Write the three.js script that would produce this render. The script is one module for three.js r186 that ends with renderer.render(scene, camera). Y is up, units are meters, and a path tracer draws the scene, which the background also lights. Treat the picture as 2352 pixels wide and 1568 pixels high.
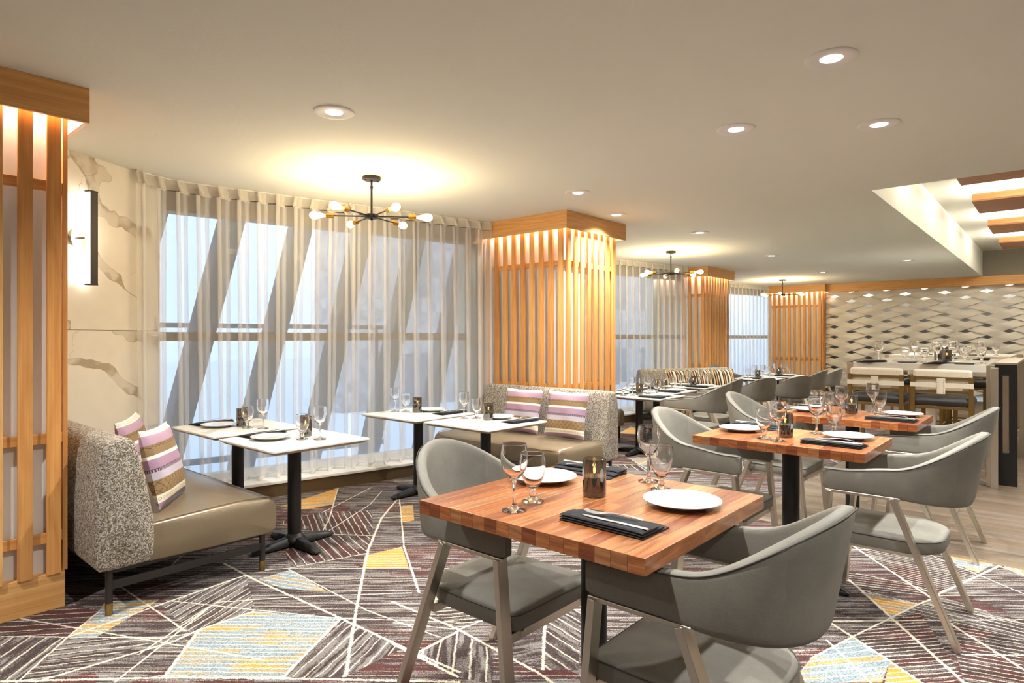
import * as THREE from 'three';
import { RoundedBoxGeometry } from 'three/addons/geometries/RoundedBoxGeometry.js';
import { mergeGeometries, mergeVertices, toCreasedNormals } from 'three/addons/utils/BufferGeometryUtils.js';
import { RectAreaLightUniformsLib } from 'three/addons/lights/RectAreaLightUniformsLib.js';

// ───────────────────────── camera, sky, exposure ─────────────────────────
const scene = new THREE.Scene();
const YAW = 41.2 * Math.PI / 180, CEIL = 2.656, EYE = 1.38;
const camera = new THREE.PerspectiveCamera(2 * Math.atan(784 / 1440) * 180 / Math.PI, 1.5, 0.05, 200);
camera.position.set(0, EYE, 0);
camera.lookAt(Math.cos(YAW), EYE, -Math.sin(YAW));
camera.setViewOffset(2352, 1568, 0, 10, 2352, 1568);
scene.background = new THREE.Color().setRGB(0.98, 1.18, 1.46);
const renderer = new THREE.WebGLRenderer({ antialias: true });
renderer.toneMapping = THREE.LinearToneMapping;
renderer.toneMappingExposure = 1.3;
renderer.shadowMap.enabled = true;
RectAreaLightUniformsLib.init();
const POWER = { spot: 13, bulb: 0.46, cove: 70, coffer: 19, sconce: 11, weave: 26 };
const COVE = new THREE.Color().setRGB(1, 0.95, 0.87), WARM = new THREE.Color().setRGB(1, 0.76, 0.44), SOFT = new THREE.Color().setRGB(1, 0.91, 0.78), WHITE = new THREE.Color().setRGB(1, 0.995, 0.96);

// ───────────────────────── helpers ─────────────────────────
const V = (x, y, z) => new THREE.Vector3(x, y, z);
function rng(seed) { let a = seed >>> 0; return () => { a = (a + 0x6D2B79F5) | 0; let t = Math.imul(a ^ (a >>> 15), 1 | a); t = (t + Math.imul(t ^ (t >>> 7), 61 | t)) ^ t; return ((t ^ (t >>> 14)) >>> 0) / 4294967296; }; }
const R = rng(7);
const clamp = (v, a = 0, b = 1) => Math.min(b, Math.max(a, v)), lerp = (a, b, t) => a + (b - a) * t, smooth = (a, b, v) => { const t = clamp((v - a) / (b - a)); return t * t * (3 - 2 * t); };
function hash(x, y, s) { let h = Math.imul(x, 374761393) + Math.imul(y, 668265263) + Math.imul(s, 1274126177); h = Math.imul(h ^ (h >>> 13), 1274126177); return ((h ^ (h >>> 16)) >>> 0) / 4294967296; }
function noise(x, y, px, py, s) {      // tileable value noise, lattice period px, py
  const xi = Math.floor(x), yi = Math.floor(y), fx = x - xi, fy = y - yi, w = (v, p) => ((v % p) + p) % p;
  const ux = fx * fx * (3 - 2 * fx), uy = fy * fy * (3 - 2 * fy), x0 = w(xi, px), x1 = w(xi + 1, px), y0 = w(yi, py), y1 = w(yi + 1, py);
  return lerp(lerp(hash(x0, y0, s), hash(x1, y0, s), ux), lerp(hash(x0, y1, s), hash(x1, y1, s), ux), uy);
}
const fbm = (u, v, px, py, s, o = 4) => { let a = 0, k = 0.5, t = 0; for (let i = 0; i < o; i++) { a += k * noise(u * px, v * py, px, py, s + i); t += k; k *= 0.5; px *= 2; py *= 2; } return a / t; };
function dataTex(w, h, fn, { srgb = true, rx = 1, ry = 1 } = {}) {
  const d = new Uint8Array(w * h * 4), c = [0, 0, 0];
  for (let y = 0; y < h; y++) for (let x = 0; x < w; x++) { fn((x + 0.5) / w, (y + 0.5) / h, c, x, y); const i = (y * w + x) * 4; d[i] = clamp(c[0], 0, 255); d[i + 1] = clamp(c[1], 0, 255); d[i + 2] = clamp(c[2], 0, 255); d[i + 3] = 255; }
  const t = new THREE.DataTexture(d, w, h, THREE.RGBAFormat); finish(t, srgb, rx, ry); return t;
}
function finish(t, srgb, rx, ry) { t.wrapS = t.wrapT = THREE.RepeatWrapping; t.magFilter = THREE.LinearFilter; t.minFilter = THREE.LinearMipmapLinearFilter; t.generateMipmaps = true; if (srgb) t.colorSpace = THREE.SRGBColorSpace; t.repeat.set(rx, ry); t.needsUpdate = true; }
function canvasTex(w, h, draw) { const c = document.createElement('canvas'); c.width = w; c.height = h; draw(c.getContext('2d'), w, h); const t = new THREE.CanvasTexture(c); finish(t, true, 1, 1); return t; }
const grey = (w, h, fn, rx, ry) => dataTex(w, h, (u, v, c, x, y) => { c[0] = c[1] = c[2] = 255 * fn(u, v, x, y); }, { srgb: false, rx, ry });
const std = (o) => new THREE.MeshStandardMaterial(o), phy = (o) => new THREE.MeshPhysicalMaterial(o);
const srgb = (r, g, b) => new THREE.Color().setRGB(r / 255, g / 255, b / 255, THREE.SRGBColorSpace);

// uv in metres, v along the grain axis
function tri(geo, grain = 'y', ou = 0, ov = 0) {
  const g = geo.index ? geo.toNonIndexed() : geo; const p = g.attributes.position, n = g.attributes.normal, uv = new Float32Array(p.count * 2), ax = ['x', 'y', 'z'];
  for (let i = 0; i < p.count; i++) {
    const q = [p.getX(i), p.getY(i), p.getZ(i)];
    const f = (i / 3 | 0) * 3; const m = [0, 1, 2].map(k => Math.abs(n.getComponent(f, k) + n.getComponent(f + 1, k) + n.getComponent(f + 2, k)));
    const d = m[0] > m[1] ? (m[0] > m[2] ? 0 : 2) : (m[1] > m[2] ? 1 : 2), gi = ax.indexOf(grain); let a = [0, 1, 2].filter(k => k !== d);
    if (a[0] === gi) a = [a[1], a[0]];
    uv[i * 2] = q[a[0]] + ou; uv[i * 2 + 1] = q[a[1]] + ov;
  }
  g.setAttribute('uv', new THREE.BufferAttribute(uv, 2)); return g;
}
const box = (w, h, d, x = 0, y = 0, z = 0) => new THREE.BoxGeometry(w, h, d).translate(x, y, z);
const rbox = (w, h, d, r = 0.004, x = 0, y = 0, z = 0, s = 2) => new RoundedBoxGeometry(w, h, d, s, Math.min(r, w / 2 - 1e-4, h / 2 - 1e-4, d / 2 - 1e-4)).translate(x, y, z);
const cyl = (r0, r1, h, x = 0, y = 0, z = 0, n = 24) => new THREE.CylinderGeometry(r0, r1, h, n).translate(x, y, z);
const lathe = (pts, n = 32) => new THREE.LatheGeometry(pts.map(p => new THREE.Vector2(p[0], p[1])), n);
const clean = g => { for (const k of Object.keys(g.attributes)) if (!['position', 'normal', 'uv'].includes(k)) g.deleteAttribute(k); return g.index ? g.toNonIndexed() : g; };
const merge = (...gs) => mergeGeometries(gs.map(clean));
function bar(a, b, w, t, up = V(0, 1, 0)) {   // flat bar from a to b; w across, t thick
  const d = b.clone().sub(a), L = d.length(); d.normalize(); const x = new THREE.Vector3().crossVectors(d, up).normalize(), z = new THREE.Vector3().crossVectors(x, d).normalize();
  const g = rbox(w, L, t, 0.003); g.applyMatrix4(new THREE.Matrix4().makeBasis(z, d, x.clone().negate()).setPosition(a.clone().add(b).multiplyScalar(0.5))); return g;
}
const rod = (a, b, r, n = 12) => { const d = b.clone().sub(a), g = new THREE.CylinderGeometry(r, r, d.length(), n); g.applyQuaternion(new THREE.Quaternion().setFromUnitVectors(V(0, 1, 0), d.clone().normalize())); return g.translate((a.x + b.x) / 2, (a.y + b.y) / 2, (a.z + b.z) / 2); };
// loft through closed rings of equal size; crease in radians
function loft(rings, { caps = true, crease = 0.6, closed = true } = {}) {
  const n = rings[0].length, p = [], idx = [];
  for (const r of rings) for (const q of r) p.push(q[0], q[1], q[2]);
  const m = closed ? n : n - 1;
  for (let i = 0; i < rings.length - 1; i++) for (let j = 0; j < m; j++) { const a = i * n + j, b = i * n + (j + 1) % n, c = a + n, d = b + n; idx.push(a, b, d, a, d, c); }
  if (caps) for (const [k, flip] of [[0, true], [rings.length - 1, false]]) {
    const r = rings[k], c = [0, 1, 2].map(q => r.reduce((s, v) => s + v[q], 0) / n), ci = p.length / 3; p.push(...c);
    for (let j = 0; j < n; j++) { const a = k * n + j, b = k * n + (j + 1) % n; flip ? idx.push(ci, b, a) : idx.push(ci, a, b); }
  }
  const g = new THREE.BufferGeometry(); g.setAttribute('position', new THREE.Float32BufferAttribute(p, 3)); g.setIndex(idx);
  let vol = 0; const A = V(), B = V(), C = V(); for (let i = 0; i < idx.length; i += 3) { A.fromArray(p, idx[i] * 3); B.fromArray(p, idx[i + 1] * 3); C.fromArray(p, idx[i + 2] * 3); vol += A.dot(B.cross(C)); }
  if (vol < 0) for (let i = 0; i < idx.length; i += 3) { const t = idx[i]; idx[i] = idx[i + 1]; idx[i + 1] = t; } g.setIndex(idx);
  g.computeVertexNormals(); const o = crease ? toCreasedNormals(g, crease) : g; return o;
}
function rrect(w, d, r, y, seg = 5, cx = 0, cz = 0) {   // rounded rectangle ring in the xz plane
  const pts = []; for (const [sx, sz, a0] of [[1, 1, 0], [-1, 1, 1], [-1, -1, 2], [1, -1, 3]]) for (let k = 0; k <= seg; k++) { const a = (a0 + k / seg) * Math.PI / 2; pts.push([cx + sx * (w / 2 - r) + r * Math.cos(a), y, cz + sz * (d / 2 - r) + r * Math.sin(a)]); } return pts;
}
const taken = {};
function numbered(n) { const k = taken[n] = (taken[n] ?? -1) + 1; return k ? n + '_' + String(k).padStart(3, '0') : n; }
function thing(name, label, category, [x, y, z] = [0, 0, 0], turn = 0, group) {
  const o = new THREE.Group(); o.name = numbered(name); scene.add(o); o.position.set(x, y, z); o.rotation.y = turn; o.userData = { label, category }; if (group) o.userData.group = group; return o;
}
function part(parent, name, geo, mat, pos, rot) { const m = new THREE.Mesh(geo, mat); m.name = name; if (pos) m.position.set(...pos); if (rot) m.rotation.set(...rot); m.castShadow = m.receiveShadow = true; parent.add(m); return m; }
function single(name, label, category, geo, mat, pos, rot, group) { const m = part(scene, numbered(name), geo, mat, pos, rot); m.userData = { label, category }; if (group) m.userData.group = group; return m; }
function struct(name, geo, mat, parent) { const m = part(parent || scene, name, geo, mat); if (!parent) m.userData = { kind: 'structure' }; return m; }
function structGroup(name, pos, turn = 0) { const o = new THREE.Group(); o.name = name; o.userData = { kind: 'structure' }; scene.add(o); if (pos) o.position.set(...pos); o.rotation.y = turn; return o; }
function copy(src, label, [x, y, z], turn = 0, group) { const o = src.clone(); o.name = numbered(src.name.replace(/_\d+$/, '')); o.userData = { label, category: src.userData.category, group: group || src.userData.group }; if (!o.userData.group) delete o.userData.group; o.position.set(x, y, z); o.rotation.y = turn; scene.add(o); return o; }
function rectLight(color, I, w, h, pos, target) { const l = new THREE.RectAreaLight(color, I, w, h); l.position.set(...pos); l.lookAt(...target); scene.add(l); return l; }

// ───────────────────────── materials ─────────────────────────
function woodTex(w, h, light, dark, seed, scaleU, scaleV) {
  return dataTex(w, h, (u, v, c) => {
    const warp = fbm(u, v, 4, 2, seed, 4) * 1.6, band = 0.5 + 0.5 * Math.sin((u * 9 + warp * 2.2) * Math.PI * 2), fine = fbm(u, v, 96, 4, seed + 20, 3), pore = noise(u * 240, v * 24, 240, 24, seed + 40);
    let t = clamp(0.30 * band + 0.62 * fine + 0.1 * fbm(u, v, 6, 6, seed + 60, 2)); if (pore > 0.83) t += 0.13;
    for (let k = 0; k < 3; k++) c[k] = lerp(light[k], dark[k], clamp(t));
  }, { rx: 1 / scaleU, ry: 1 / scaleV });
}
const maple = woodTex(512, 512, [242, 192, 124], [210, 148, 82], 3, 0.5, 1.4);
const walnutTex = woodTex(512, 512, [206, 144, 92], [124, 74, 43], 11, 0.3, 0.7);
const M = {};
M.maple = std({ map: maple, roughness: 0.42 });
M.mapleVar = [0, 1, 2].map(k => std({ map: maple, roughness: 0.42, color: [srgb(255, 255, 255), srgb(240, 228, 214), srgb(255, 240, 222)][k] }));
M.block = [[255, 255, 255], [236, 214, 198], [255, 238, 220], [206, 172, 152], [246, 218, 194]].map(c => phy({ map: walnutTex, color: srgb(...c), roughness: 0.34, clearcoat: 0.5, clearcoatRoughness: 0.16 }));
M.beam = std({ map: woodTex(256, 256, [196, 138, 92], [150, 96, 58], 17, 0.5, 1.5), roughness: 0.5 });
M.white = std({ color: srgb(236, 234, 228), roughness: 0.85 });
M.ceiling = std({ color: srgb(228, 229, 218), roughness: 0.9, bumpMap: grey(256, 256, (u, v) => fbm(u, v, 32, 32, 90, 3), 2, 2), bumpScale: 0.0006 });
M.wall = std({ color: srgb(206, 200, 186), roughness: 0.9 });
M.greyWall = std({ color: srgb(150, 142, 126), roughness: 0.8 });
M.black = std({ color: srgb(36, 34, 33), roughness: 0.42, metalness: 0.3 });
M.dark = std({ color: srgb(52, 48, 46), roughness: 0.45, metalness: 0.4 });
M.bronze = std({ color: srgb(112, 92, 66), roughness: 0.45, metalness: 0.5 });
M.brass = std({ color: srgb(206, 158, 66), roughness: 0.26, metalness: 1 });
M.oldBrass = std({ color: srgb(150, 124, 76), roughness: 0.36, metalness: 0.9 });
const brushed = grey(256, 256, (u, v) => 0.5 + 0.5 * fbm(u, v, 3, 128, 61, 2), 2, 2);
M.steel = std({ color: srgb(212, 204, 190), roughness: 0.34, metalness: 1, bumpMap: brushed, bumpScale: 0.0002 });
M.cutlery = std({ color: srgb(214, 214, 214), roughness: 0.34, metalness: 0.75 });
M.polished = std({ color: srgb(226, 223, 218), roughness: 0.2, metalness: 1 });
M.chairFabric = phy({ map: dataTex(256, 256, (u, v, c) => { const t = 0.9 + 0.2 * fbm(u, v, 5, 5, 30, 5) - 0.05 * noise(u * 128, v * 128, 128, 128, 36); c[0] = 124 * t; c[1] = 120 * t; c[2] = 110 * t; }, { rx: 2, ry: 2 }), roughness: 0.66, bumpMap: grey(256, 256, (u, v) => fbm(u, v, 64, 64, 31, 3), 4, 4), bumpScale: 0.00015 });
M.piping = std({ color: srgb(70, 66, 60), roughness: 0.7 });
M.leather = phy({ color: srgb(136, 120, 96), roughness: 0.33, metalness: 0.35, clearcoat: 0.15, clearcoatRoughness: 0.4, bumpMap: grey(256, 256, (u, v) => fbm(u, v, 48, 48, 33, 4), 2, 2), bumpScale: 0.0006 });
M.blackLeather = std({ color: srgb(48, 45, 44), roughness: 0.42, bumpMap: M.leather.bumpMap, bumpScale: 0.0005 });
M.linen = std({ map: dataTex(128, 128, (u, v, c, x, y) => { const t = 0.9 + 0.14 * hash(x, y >> 2, 5) + 0.05 * hash(x >> 2, y, 6); c[0] = 226 * t; c[1] = 215 * t; c[2] = 194 * t; }, { rx: 6, ry: 6 }), roughness: 0.9 });
{ // basket tweed: yarn knots in five tones
  const N = 1024, K = 110, tones = [[218, 211, 198], [190, 180, 163], [148, 135, 117], [114, 102, 90], [160, 139, 110], [203, 198, 189]];
  const yarn = (u, v) => { const gx = u * K, gy = v * K, ix = Math.floor(gx), iy = Math.floor(gy), over = (ix + iy) & 1, fx = gx - ix - 0.5, fy = gy - iy - 0.5; return { ix, iy, h: clamp(1 - 2.4 * (over ? fx * fx * 1.6 + fy * fy * 0.5 : fx * fx * 0.5 + fy * fy * 1.6)) }; };
  M.tweed = std({
    map: dataTex(N, N, (u, v, c) => { const wu = u + 0.012 * (noise(u * 60, v * 60, 60, 60, 8) - 0.5), wv = v + 0.012 * (noise(u * 40, v * 40, 40, 40, 9) - 0.5), y = yarn(((wu % 1) + 1) % 1, ((wv % 1) + 1) % 1), t = tones[Math.floor(hash(y.ix, y.iy, 44) * 6)], s = 0.9 + 0.1 * noise(u * 256, v * 256, 256, 256, 10); const edge = y.h < 0.2 ? 0.72 : 1; for (let k = 0; k < 3; k++) c[k] = t[k] * s * edge; }, { rx: 1 / 0.55, ry: 1 / 0.55 }),
    bumpMap: grey(N, N, (u, v) => yarn(u, v).h, 1 / 0.55, 1 / 0.55), bumpScale: 0.002, roughness: 0.95 });
}
M.napkin = std({ color: srgb(38, 39, 42), roughness: 0.95, bumpMap: grey(128, 128, (u, v, x, y) => ((x ^ y) & 1) * 0.5 + 0.5 * noise(u * 32, v * 32, 32, 32, 3), 10, 10), bumpScale: 0.0002 });
M.china = phy({ color: srgb(216, 218, 216), roughness: 0.18, clearcoat: 0.6, clearcoatRoughness: 0.08 });
M.glass = phy({ color: 0xffffff, roughness: 0.0, transmission: 1, thickness: 0, ior: 1.5 });
M.crystal = phy({ color: 0xffffff, roughness: 0.0, transmission: 1, thickness: 0.01, ior: 1.5 });
M.pane = phy({ color: srgb(236, 244, 250), roughness: 0.0, transmission: 1, thickness: 0, ior: 1.45 });
M.smoke = phy({ color: srgb(178, 168, 156), roughness: 0.01, transmission: 0.96, metalness: 0, thickness: 0, ior: 2.2 });
M.wax = std({ color: srgb(120, 122, 118), roughness: 0.55 });
M.flame = std({ color: 0x000000, emissive: new THREE.Color().setRGB(1, 0.72, 0.3), emissiveIntensity: 10 });
M.bulb = std({ color: 0x000000, emissive: new THREE.Color().setRGB(1, 0.72, 0.36), emissiveIntensity: 6 });
M.lens = std({ color: 0x000000, emissive: new THREE.Color().setRGB(1, 0.96, 0.9), emissiveIntensity: 6 });
M.led = std({ color: 0x000000, emissive: SOFT, emissiveIntensity: 4 });
M.trimWhite = std({ color: srgb(232, 230, 226), roughness: 0.6 });
M.sheer = std({ color: srgb(246, 246, 246), roughness: 0.9, transparent: true, opacity: 0.30, side: THREE.DoubleSide });
M.sheerDense = std({ color: srgb(236, 232, 222), roughness: 0.9, transparent: true, opacity: 0.62, side: THREE.DoubleSide });
function marbleFn(base, vein, seed, amount) {
  return (u, v, c) => {
    const w = fbm(u, v, 2, 2, seed, 5), w2 = fbm(u, v, 3, 3, seed + 9, 5), m = fbm(u, v, 3, 2, seed + 5, 3), pat = fbm(u, v, 14, 14, seed + 14, 4);
    const a = Math.abs(((u * 1 + v * 2 + w * 1.9) % 1 + 1) % 1 - 0.5), b = Math.abs(((u * 2 - v * 1 + w2 * 2.2) % 1 + 1) % 1 - 0.5), width = 0.11 * smooth(0.36, 0.7, m);
    const inside = smooth(width + 0.006, width - 0.012, a), rim = smooth(0.012, 0, Math.abs(a - width)) * smooth(0.02, 0.05, width), fine = smooth(0.007, 0, b) * smooth(0.45, 0.6, w);
    const t = clamp((inside * (0.18 + 0.5 * smooth(0.42, 0.72, pat)) + 0.55 * rim * pat * 1.6 + 0.5 * fine) * amount), n = 1 + 0.04 * (pat - 0.5); for (let k = 0; k < 3; k++) c[k] = lerp(base[k], vein[k], t) * n;
  };
}
M.marble = phy({ map: dataTex(768, 768, marbleFn([238, 232, 218], [134, 116, 88], 53, 0.85), { rx: 1 / 1.6, ry: 1 / 1.6 }), roughness: 0.25 });
M.marbleTop = phy({ map: dataTex(512, 512, marbleFn([238, 236, 230], [176, 166, 152], 71, 0.75), { rx: 1 / 1.3, ry: 1 / 1.3 }), roughness: 0.3 });
M.quartz = std({ color: srgb(240, 236, 226), roughness: 0.25 });
M.tableEdge = std({ color: srgb(176, 158, 130), roughness: 0.5 });
M.plankVar = [0, 1, 2].map(k => std({ color: [srgb(255, 255, 255), srgb(236, 232, 228), srgb(246, 238, 226)][k], roughness: 0.5, map: woodTexFloor() }));
function woodTexFloor() {
  return woodTexFloor.t ??= dataTex(512, 512, (u, v, c) => { const s = fbm(u, v, 40, 1, 81, 3), f = fbm(u, v, 160, 5, 84, 2), b = Math.floor(u * 12); const t = clamp(0.55 * s + 0.3 * f + 0.22 * hash(b, Math.floor(v * 2), 4) - 0.05); c[0] = lerp(154, 86, t); c[1] = lerp(138, 74, t); c[2] = lerp(120, 62, t); }, { rx: 1 / 0.6, ry: 1 / 2.4 });
}
M.brick = std({ map: dataTex(256, 256, (u, v, c) => { const t = 0.8 + 0.4 * fbm(u, v, 16, 16, 77, 4); c[0] = 186 * t; c[1] = 180 * t; c[2] = 178 * t; }, { rx: 0.5, ry: 0.5 }), roughness: 0.95 });
M.concrete = std({ color: srgb(240, 242, 245), roughness: 0.9 });
M.fin = std({ color: srgb(142, 144, 148), roughness: 0.7 });

// carpet print, drawn in floor centimetres: [width, x, z, x, z ...] cream lines, [tone, hatch angle, hatch spacing, x, z ...] tinted fields
const CL = [[1, 62, -368, 111, -310, 122, -305], [1, 58, -314, 83, -345, 100, -364], [1, 84, -285, 140, -328], [2, 63, -309, 113, -303, 125, -306, 152, -306], [2, 125, -306, 99, -275], [1, 129, -351, 153, -307, 176, -266, 212, -219], [2, 176, -266, 129, -237], [2, 54, -320, 98, -274, 129, -238, 175, -181], [2, 172, -385, 172, -344, 176, -269, 178, -220, 180, -186], [1, 193, -346, 190, -264, 195, -215], [2, 349, -435, 294, -390, 245, -339, 191, -274, 147, -219], [1, 340, -426, 264, -326, 222, -261], [1, 181, -357, 194, -347, 246, -288], [1, 225, -418, 264, -360], [1, 240, -387, 312, -429, 347, -459], [1, 329, -501, 268, -420, 243, -391], [2, 83, -344, 124, -350, 172, -356], [1, 144, -331, 174, -307, 219, -264], [1, 210, -379, 242, -385], [1, 194, -347, 240, -334], [1, 98, -302, 140, -328], [2, 205, -263, 206, -214, 201, -162, 199, -152], [2, 205, -213, 177, -212], [1, 206, -214, 227, -211], [2, 252, -198, 204, -162], [2, 177, -227, 177, -184], [1, 190, -243, 205, -216], [1, 265, -328, 222, -262], [1, 213, -247, 236, -221], [1, 252, -198, 262, -182], [2, 461, -104, 396, -52], [2, 396, -52, 479, -28], [1, 479, -28, 468, -16], [1, 408, -90, 410, -64, 402, -49, 433, -15], [2, 410, -103, 384, -83, 355, -63, 307, -29], [1, 355, -63, 384, -55, 402, -49], [2, 334, -90, 307, -55, 296, -42], [1, 287, -81, 322, -72, 384, -55], [1, 479, -69, 435, -15], [2, 368, -42, 335, -11], [1, 448, -109, 480, -68], [1, 324, -92, 395, -14], [1, 384, -55, 390, -13], [1, 383, -82, 382, -56]];
const CP = [[3, 0.87, 26, 125, -306, 152, -306, 176, -266, 129, -238, 99, -274], [3, 0.8, 26, 99, -363, 107, -376, 126, -357, 91, -334, 83, -345], [3, 1.18, 30, 174, -345, 193, -344, 190, -300, 176, -322], [4, 0.85, 24, 237, -331, 263, -327, 241, -293, 223, -314], [4, 0.85, 30, 325, -405, 335, -402, 307, -367, 298, -370], [4, 0.71, 30, 260, -479, 327, -498, 292, -452, 269, -456], [4, 0.85, 30, 234, -435, 255, -411, 246, -401], [2, 1.85, 44, 210, -379, 242, -385, 264, -360, 240, -334, 194, -347], [2, 2.02, 36, 237, -440, 272, -439, 302, -413, 264, -360, 244, -390], [1, -0.47, 40, 176, -263, 178, -220, 147, -219, 130, -238], [0, -0.8, 60, 62, -367, 83, -344, 59, -313, 54, -319], [2, 0.7, 45, 67, -395, 93, -392, 100, -364, 83, -345, 62, -369], [1, 0.58, 40, 83, -344, 111, -310, 63, -309, 58, -314], [1, -0.48, 34, 124, -350, 172, -356, 153, -307, 125, -306, 122, -305], [3, 1.11, 28, 221, -256, 228, -255, 230, -230, 216, -247], [0, 0.63, 30, 213, -247, 236, -221, 225, -212, 205, -213], [0, 2.39, 56, 177, -212, 205, -213, 202, -188, 183, -171, 177, -184], [0, 1.81, 52, 252, -198, 262, -182, 214, -151, 204, -162], [1, 0.5, 0, 234, -209, 252, -198, 204, -162, 204, -182], [3, 0.7, 34, 287, -81, 320, -73, 308, -55, 286, -54, 262, -81], [4, 0.72, 26, 306, -55, 296, -41, 286, -53], [3, 1.35, 30, 381, -82, 382, -56, 355, -63], [3, 1.48, 34, 480, -58, 481, -31, 449, -38], [4, 1.6, 34, 476, -28, 486, -17, 471, -16], [4, 1.0, 30, 332, -90, 329, -83, 321, -90], [2, 1.57, 27, 461, -104, 479, -69, 455, -35, 396, -52], [2, 1.21, 28, 410, -103, 408, -90, 410, -64, 396, -53, 383, -82], [1, 1.56, 34, 355, -63, 402, -49, 390, -13, 368, -13, 368, -42], [2, 0.71, 24, 322, -72, 373, -54, 309, -29, 296, -42, 307, -55], [2, 1.3, 30, 368, -42, 368, -13, 323, -11, 307, -29]];
{
  const N = 2048, SZ = 5.2, K = N / SZ, X00 = 0.2, Z00 = -5.2, px = new Uint8Array(N * N * 4);
  const brown = [74, 60, 57], plum = [56, 44, 45], greyc = [128, 122, 118], red = [88, 42, 39], blue = [142, 156, 163], gold = [208, 150, 60], cream = [216, 207, 188];
  const cx = x => (x / 100 - X00) * K, cz = z => (z / 100 - Z00) * K, h01 = (x, y, k) => hash(x, y, k);
  const M8 = 256, low = new Float32Array(M8 * M8); for (let y = 0; y < M8; y++) for (let x = 0; x < M8; x++) low[y * M8 + x] = fbm(x / M8, y / M8, 7, 7, 13, 3);
  const region = new Uint8Array(N * N).fill(255);
  CP.forEach((p, k) => {
    const v = []; for (let i = 3; i < p.length; i += 2) v.push([cx(p[i]), cz(p[i + 1])]); const y0 = Math.max(0, Math.floor(Math.min(...v.map(q => q[1])))), y1 = Math.min(N - 1, Math.ceil(Math.max(...v.map(q => q[1]))));
    for (let y = y0; y <= y1; y++) { const xs = []; v.forEach((q, i) => { const r = v[(i + 1) % v.length]; if ((q[1] <= y) !== (r[1] <= y)) xs.push(q[0] + (y - q[1]) / (r[1] - q[1]) * (r[0] - q[0])); }); xs.sort((a, b) => a - b); for (let i = 0; i + 1 < xs.length; i += 2) for (let x = Math.max(0, Math.floor(xs[i])); x <= Math.min(N - 1, xs[i + 1]); x++) region[y * N + x] = k; }
  });
  const D0 = 0.85;   // general run of the streaks
  for (let y = 0; y < N; y++) for (let x = 0; x < N; x++) {
    const k = region[y * N + x], f = k === 255 ? null : CP[k], kind = f ? f[0] : 5, ang = f ? f[1] : D0, n = h01(x, y, 3), n2 = h01(x >> 1, y >> 1, 4), m = low[(y >> 3) * M8 + (x >> 3)];
    const ca = Math.cos(ang), sa = Math.sin(ang), al = x * ca + y * sa, ac = -x * sa + y * ca, wob = 2.2 * (noise(al / 14 + 500, ac / 40 + 500, 4096, 4096, 77) - 0.5), st = noise(al / 46 + 900, (ac + wob) / 4.6 + 900, 4096, 4096, 21), sb = noise(al / 120 + 700, ac / 20 + 700, 4096, 4096, 22); let c;
    if (kind === 3) c = sb * 0.6 + st * 0.5 + 0.4 * (n - 0.5) > 0.70 ? gold : n2 > 0.78 ? [112, 126, 134] : n < 0.10 ? [178, 182, 180] : blue;
    else if (kind === 4) c = st * 0.7 + sb * 0.4 + 0.4 * (n - 0.5) > 0.44 ? gold : n > 0.5 ? blue : [150, 128, 84];
    else { const g = kind === 1 ? 0.50 : kind === 2 ? 0.70 : 0.58; c = st + 0.5 * (n - 0.5) > g ? greyc : n2 > 0.45 ? brown : plum; if (kind > 1 && m > (kind === 2 ? 0.50 : 0.62) && sb + 0.9 * (n - 0.5) > 0.66) c = red; }
    const sp = f ? f[2] * 1.25 / 1000 * K : 13, hv = (ac + wob * 1.1) / (sp || 1), fr = Math.abs(hv - Math.round(hv)) * (sp || 1); let t = 0;
    if (sp > 0 && f && fr + 1.5 * (n2 - 0.5) < (kind === 0 ? 1.75 : 1.3)) t = 0.88; else if (!f && fr + 1.6 * (n - 0.5) < 0.9 && noise(al / 200 + 300, ac / 13 + 300, 4096, 4096, 31) > 0.44) t = 0.72;
    const v = 0.86 + 0.28 * h01(x, y, 9), q = (y * N + x) * 4; for (let a = 0; a < 3; a++) px[q + a] = lerp(c[a] * v, cream[a], t); px[q + 3] = 255;
  }
  const stroke = (x0, y0, x1, y1, w) => { const L = Math.hypot(x1 - x0, y1 - y0), n = Math.ceil(L * 1.3), nx = -(y1 - y0) / L, ny = (x1 - x0) / L; for (let i = 0; i <= n; i++) { const t = i / n, wa = w * (0.6 + 0.8 * hash(i >> 1, x0 | 0, 6)), off = 1.4 * (noise(i / 9, 3, 4096, 9, x0 | 0) - 0.5); for (let s = -wa; s <= wa; s += 0.6) { const X = Math.round(lerp(x0, x1, t) + nx * (s + off)), Y = Math.round(lerp(y0, y1, t) + ny * (s + off)); if (X < 0 || Y < 0 || X >= N || Y >= N) continue; const q = (Y * N + X) * 4; for (let a = 0; a < 3; a++) px[q + a] = lerp(px[q + a], cream[a], 0.9); } } };
  for (const l of CL) for (let i = 1; i + 3 < l.length; i += 2) stroke(cx(l[i]), cz(l[i + 1]), cx(l[i + 2]), cz(l[i + 3]), l[0] === 2 ? 2.5 : 1.5);
  const r = rng(99); for (let k = 0; k < 20; k++) { const x = r() * N, y = r() < 0.5 ? r() * N * 0.25 : N * (0.75 + r() * 0.25), a = r() * 3.14, L = 300 + r() * 500; stroke(x, y, x + Math.cos(a) * L, y + Math.sin(a) * L, 1.5); }
  const t = new THREE.DataTexture(px, N, N, THREE.RGBAFormat); finish(t, true, 1 / SZ, 1 / SZ); t.offset.set(-X00 / SZ, -Z00 / SZ);
  M.carpet = std({ map: t, roughness: 1, bumpMap: grey(256, 256, (u, v, x, y) => 0.5 * hash(x, y, 8) + 0.5 * noise(u * 64, v * 64, 64, 64, 5), 1 / 0.35, 1 / 0.35), bumpScale: 0.004 });
}

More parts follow.
